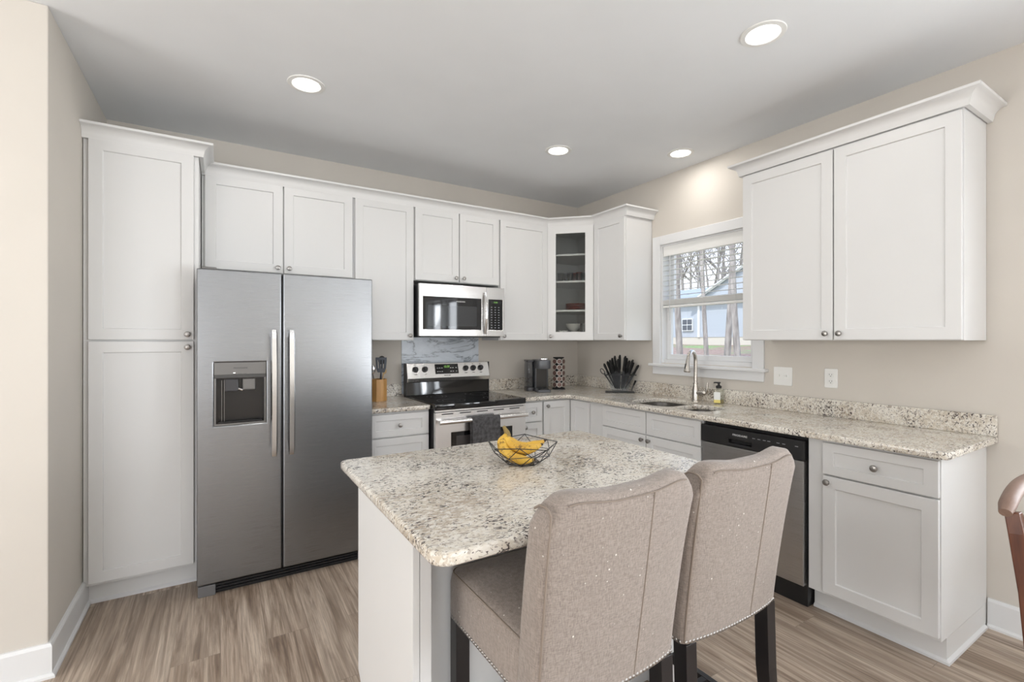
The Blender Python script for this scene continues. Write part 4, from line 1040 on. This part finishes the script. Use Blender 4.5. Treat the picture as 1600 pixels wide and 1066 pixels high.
so3 = gq.modifiers.new('solid', 'SOLIDIFY'); so3.thickness = .08
MB().tube([(-.37,.55,1.94),(-.37,-2.4,3.52),(-.37,-5.35,1.94)], .075, 4).build('rake_board', M_trim, hs, smooth=None)
for y_ in (.16, -8.45): MB().box(-.07, 0, y_, y_+.12, .42, 2.08).build('corner_board', M_trim, hs, smooth=None)
for yy in (.82, -2.3, 3.6):
    wd = MB().box(-.10, 0, yy-.30, yy+.30, .72, 1.30).build('window', M_trim, hs, smooth=None)
    q = MB()
    for a in (-.26,.02):
        for b__ in (.76,1.03): q.box(-.115,-.10, yy+a, yy+a+.24, b__, b__+.23)
    q.build('pane', mat('dark_pane', (.08,.09,.11), .1), wd, smooth=None)
M_bark = mat('grey_bark', (.27,.235,.21), .9); _n = NB(M_bark); _n.set('Base Color', _n.ramp(_n.noise(_n.coord((9,9,2)), 2, 4), [(.3, (.22,.195,.18)), (.7, (.44,.40,.37))]))
def tree(x, y, h, r_, seed, label):
    rnd = random.Random(seed); m = MB()
    def branch(p, d_, L_, r0, lv):
        n_ = 5; P = [p]; q = p.copy(); dd = d_.copy()
        for k in range(n_):
            dd = (dd+Vector((rnd.uniform(-1,1), rnd.uniform(-1,1), rnd.uniform(-.3,.5)))*(.06 if lv == 0 else .16)).normalized(); q = q+dd*(L_/n_); P.append(q.copy())
        m.tube(P, [r0*(1-.75*k/n_) for k in range(n_+1)], 7 if lv == 0 else 4)
        if lv < 3:
            for k in range((10, 5, 4)[lv]):
                i = rnd.randint(1 if lv else 2, n_); a = rnd.uniform(0, 2*math.pi); up = rnd.uniform(.4, 1.1)
                nd = (dd*.35+Vector((math.cos(a), math.sin(a), up))).normalized()
                branch(P[i], nd, L_*rnd.uniform(.28,.48) if lv == 0 else L_*rnd.uniform(.4,.65), r0*(1-.75*i/n_)*.5+.004, lv+1)
    branch(Vector((0,0,-.3)), Vector((rnd.uniform(-.05,.05), rnd.uniform(-.05,.05), 1)).normalized(), h, r_, 0)
    o = m.build('bare_tree', M_bark, None, (x, y, groundz(x,y)), smooth=70)
    return tag(o, label, 'tree', 'bare trees outside the window')
def dirpt(u, dist):  # place at a bearing
    a = R(31.6)+math.atan((u-800)/740); return (dist*math.sin(a), dist*math.cos(a))
T = [(1064,11.0,8,0.077,'thick bare tree trunk outside at the left of the window view'),(1107,9.5,8,0.047,'slender bare tree outside left of the middle of the window view'),
     (1133,10.5,9,0.07,'thick bare tree trunk outside near the middle of the window view'),(1157,9.0,8,0.061,'bare tree outside beside the edge of the large wall cabinet'),
     (1185,13,9,0.088,'bare tree outside farther right, mostly hidden by the wall cabinet'),(1070,37,12,0.15,'distant bare tree behind the grey house'), (1079,41,13,0.13,'distant bare tree behind the grey house'), (1088,36,11,0.10,'distant bare tree behind the grey house'), (1094,43,14,0.14,'distant bare tree behind the grey house'), (1101,39,12,0.11,'distant bare tree behind the grey house'), (1108,45,13,0.16,'distant bare tree behind the grey house'), (1115,38,12,0.10,'distant bare tree behind the grey house'), (1122,42,14,0.14,'distant bare tree behind the grey house'), (1129,37,12,0.12,'distant bare tree behind the grey house'), (1137,44,13,0.16,'distant bare tree behind the grey house'), (1144,39,12,0.11,'distant bare tree behind the grey house'), (1152,42,13,0.14,'distant bare tree behind the grey house'), (1160,38,12,0.15,'distant bare tree behind the grey house'), (1168,43,13,0.15,'distant bare tree behind the grey house')]
for i, (u, dd, h, r_, lb) in enumerate(T):
    x, y = dirpt(u, dd); tree(x, y, h, r_, 40+i, lb)
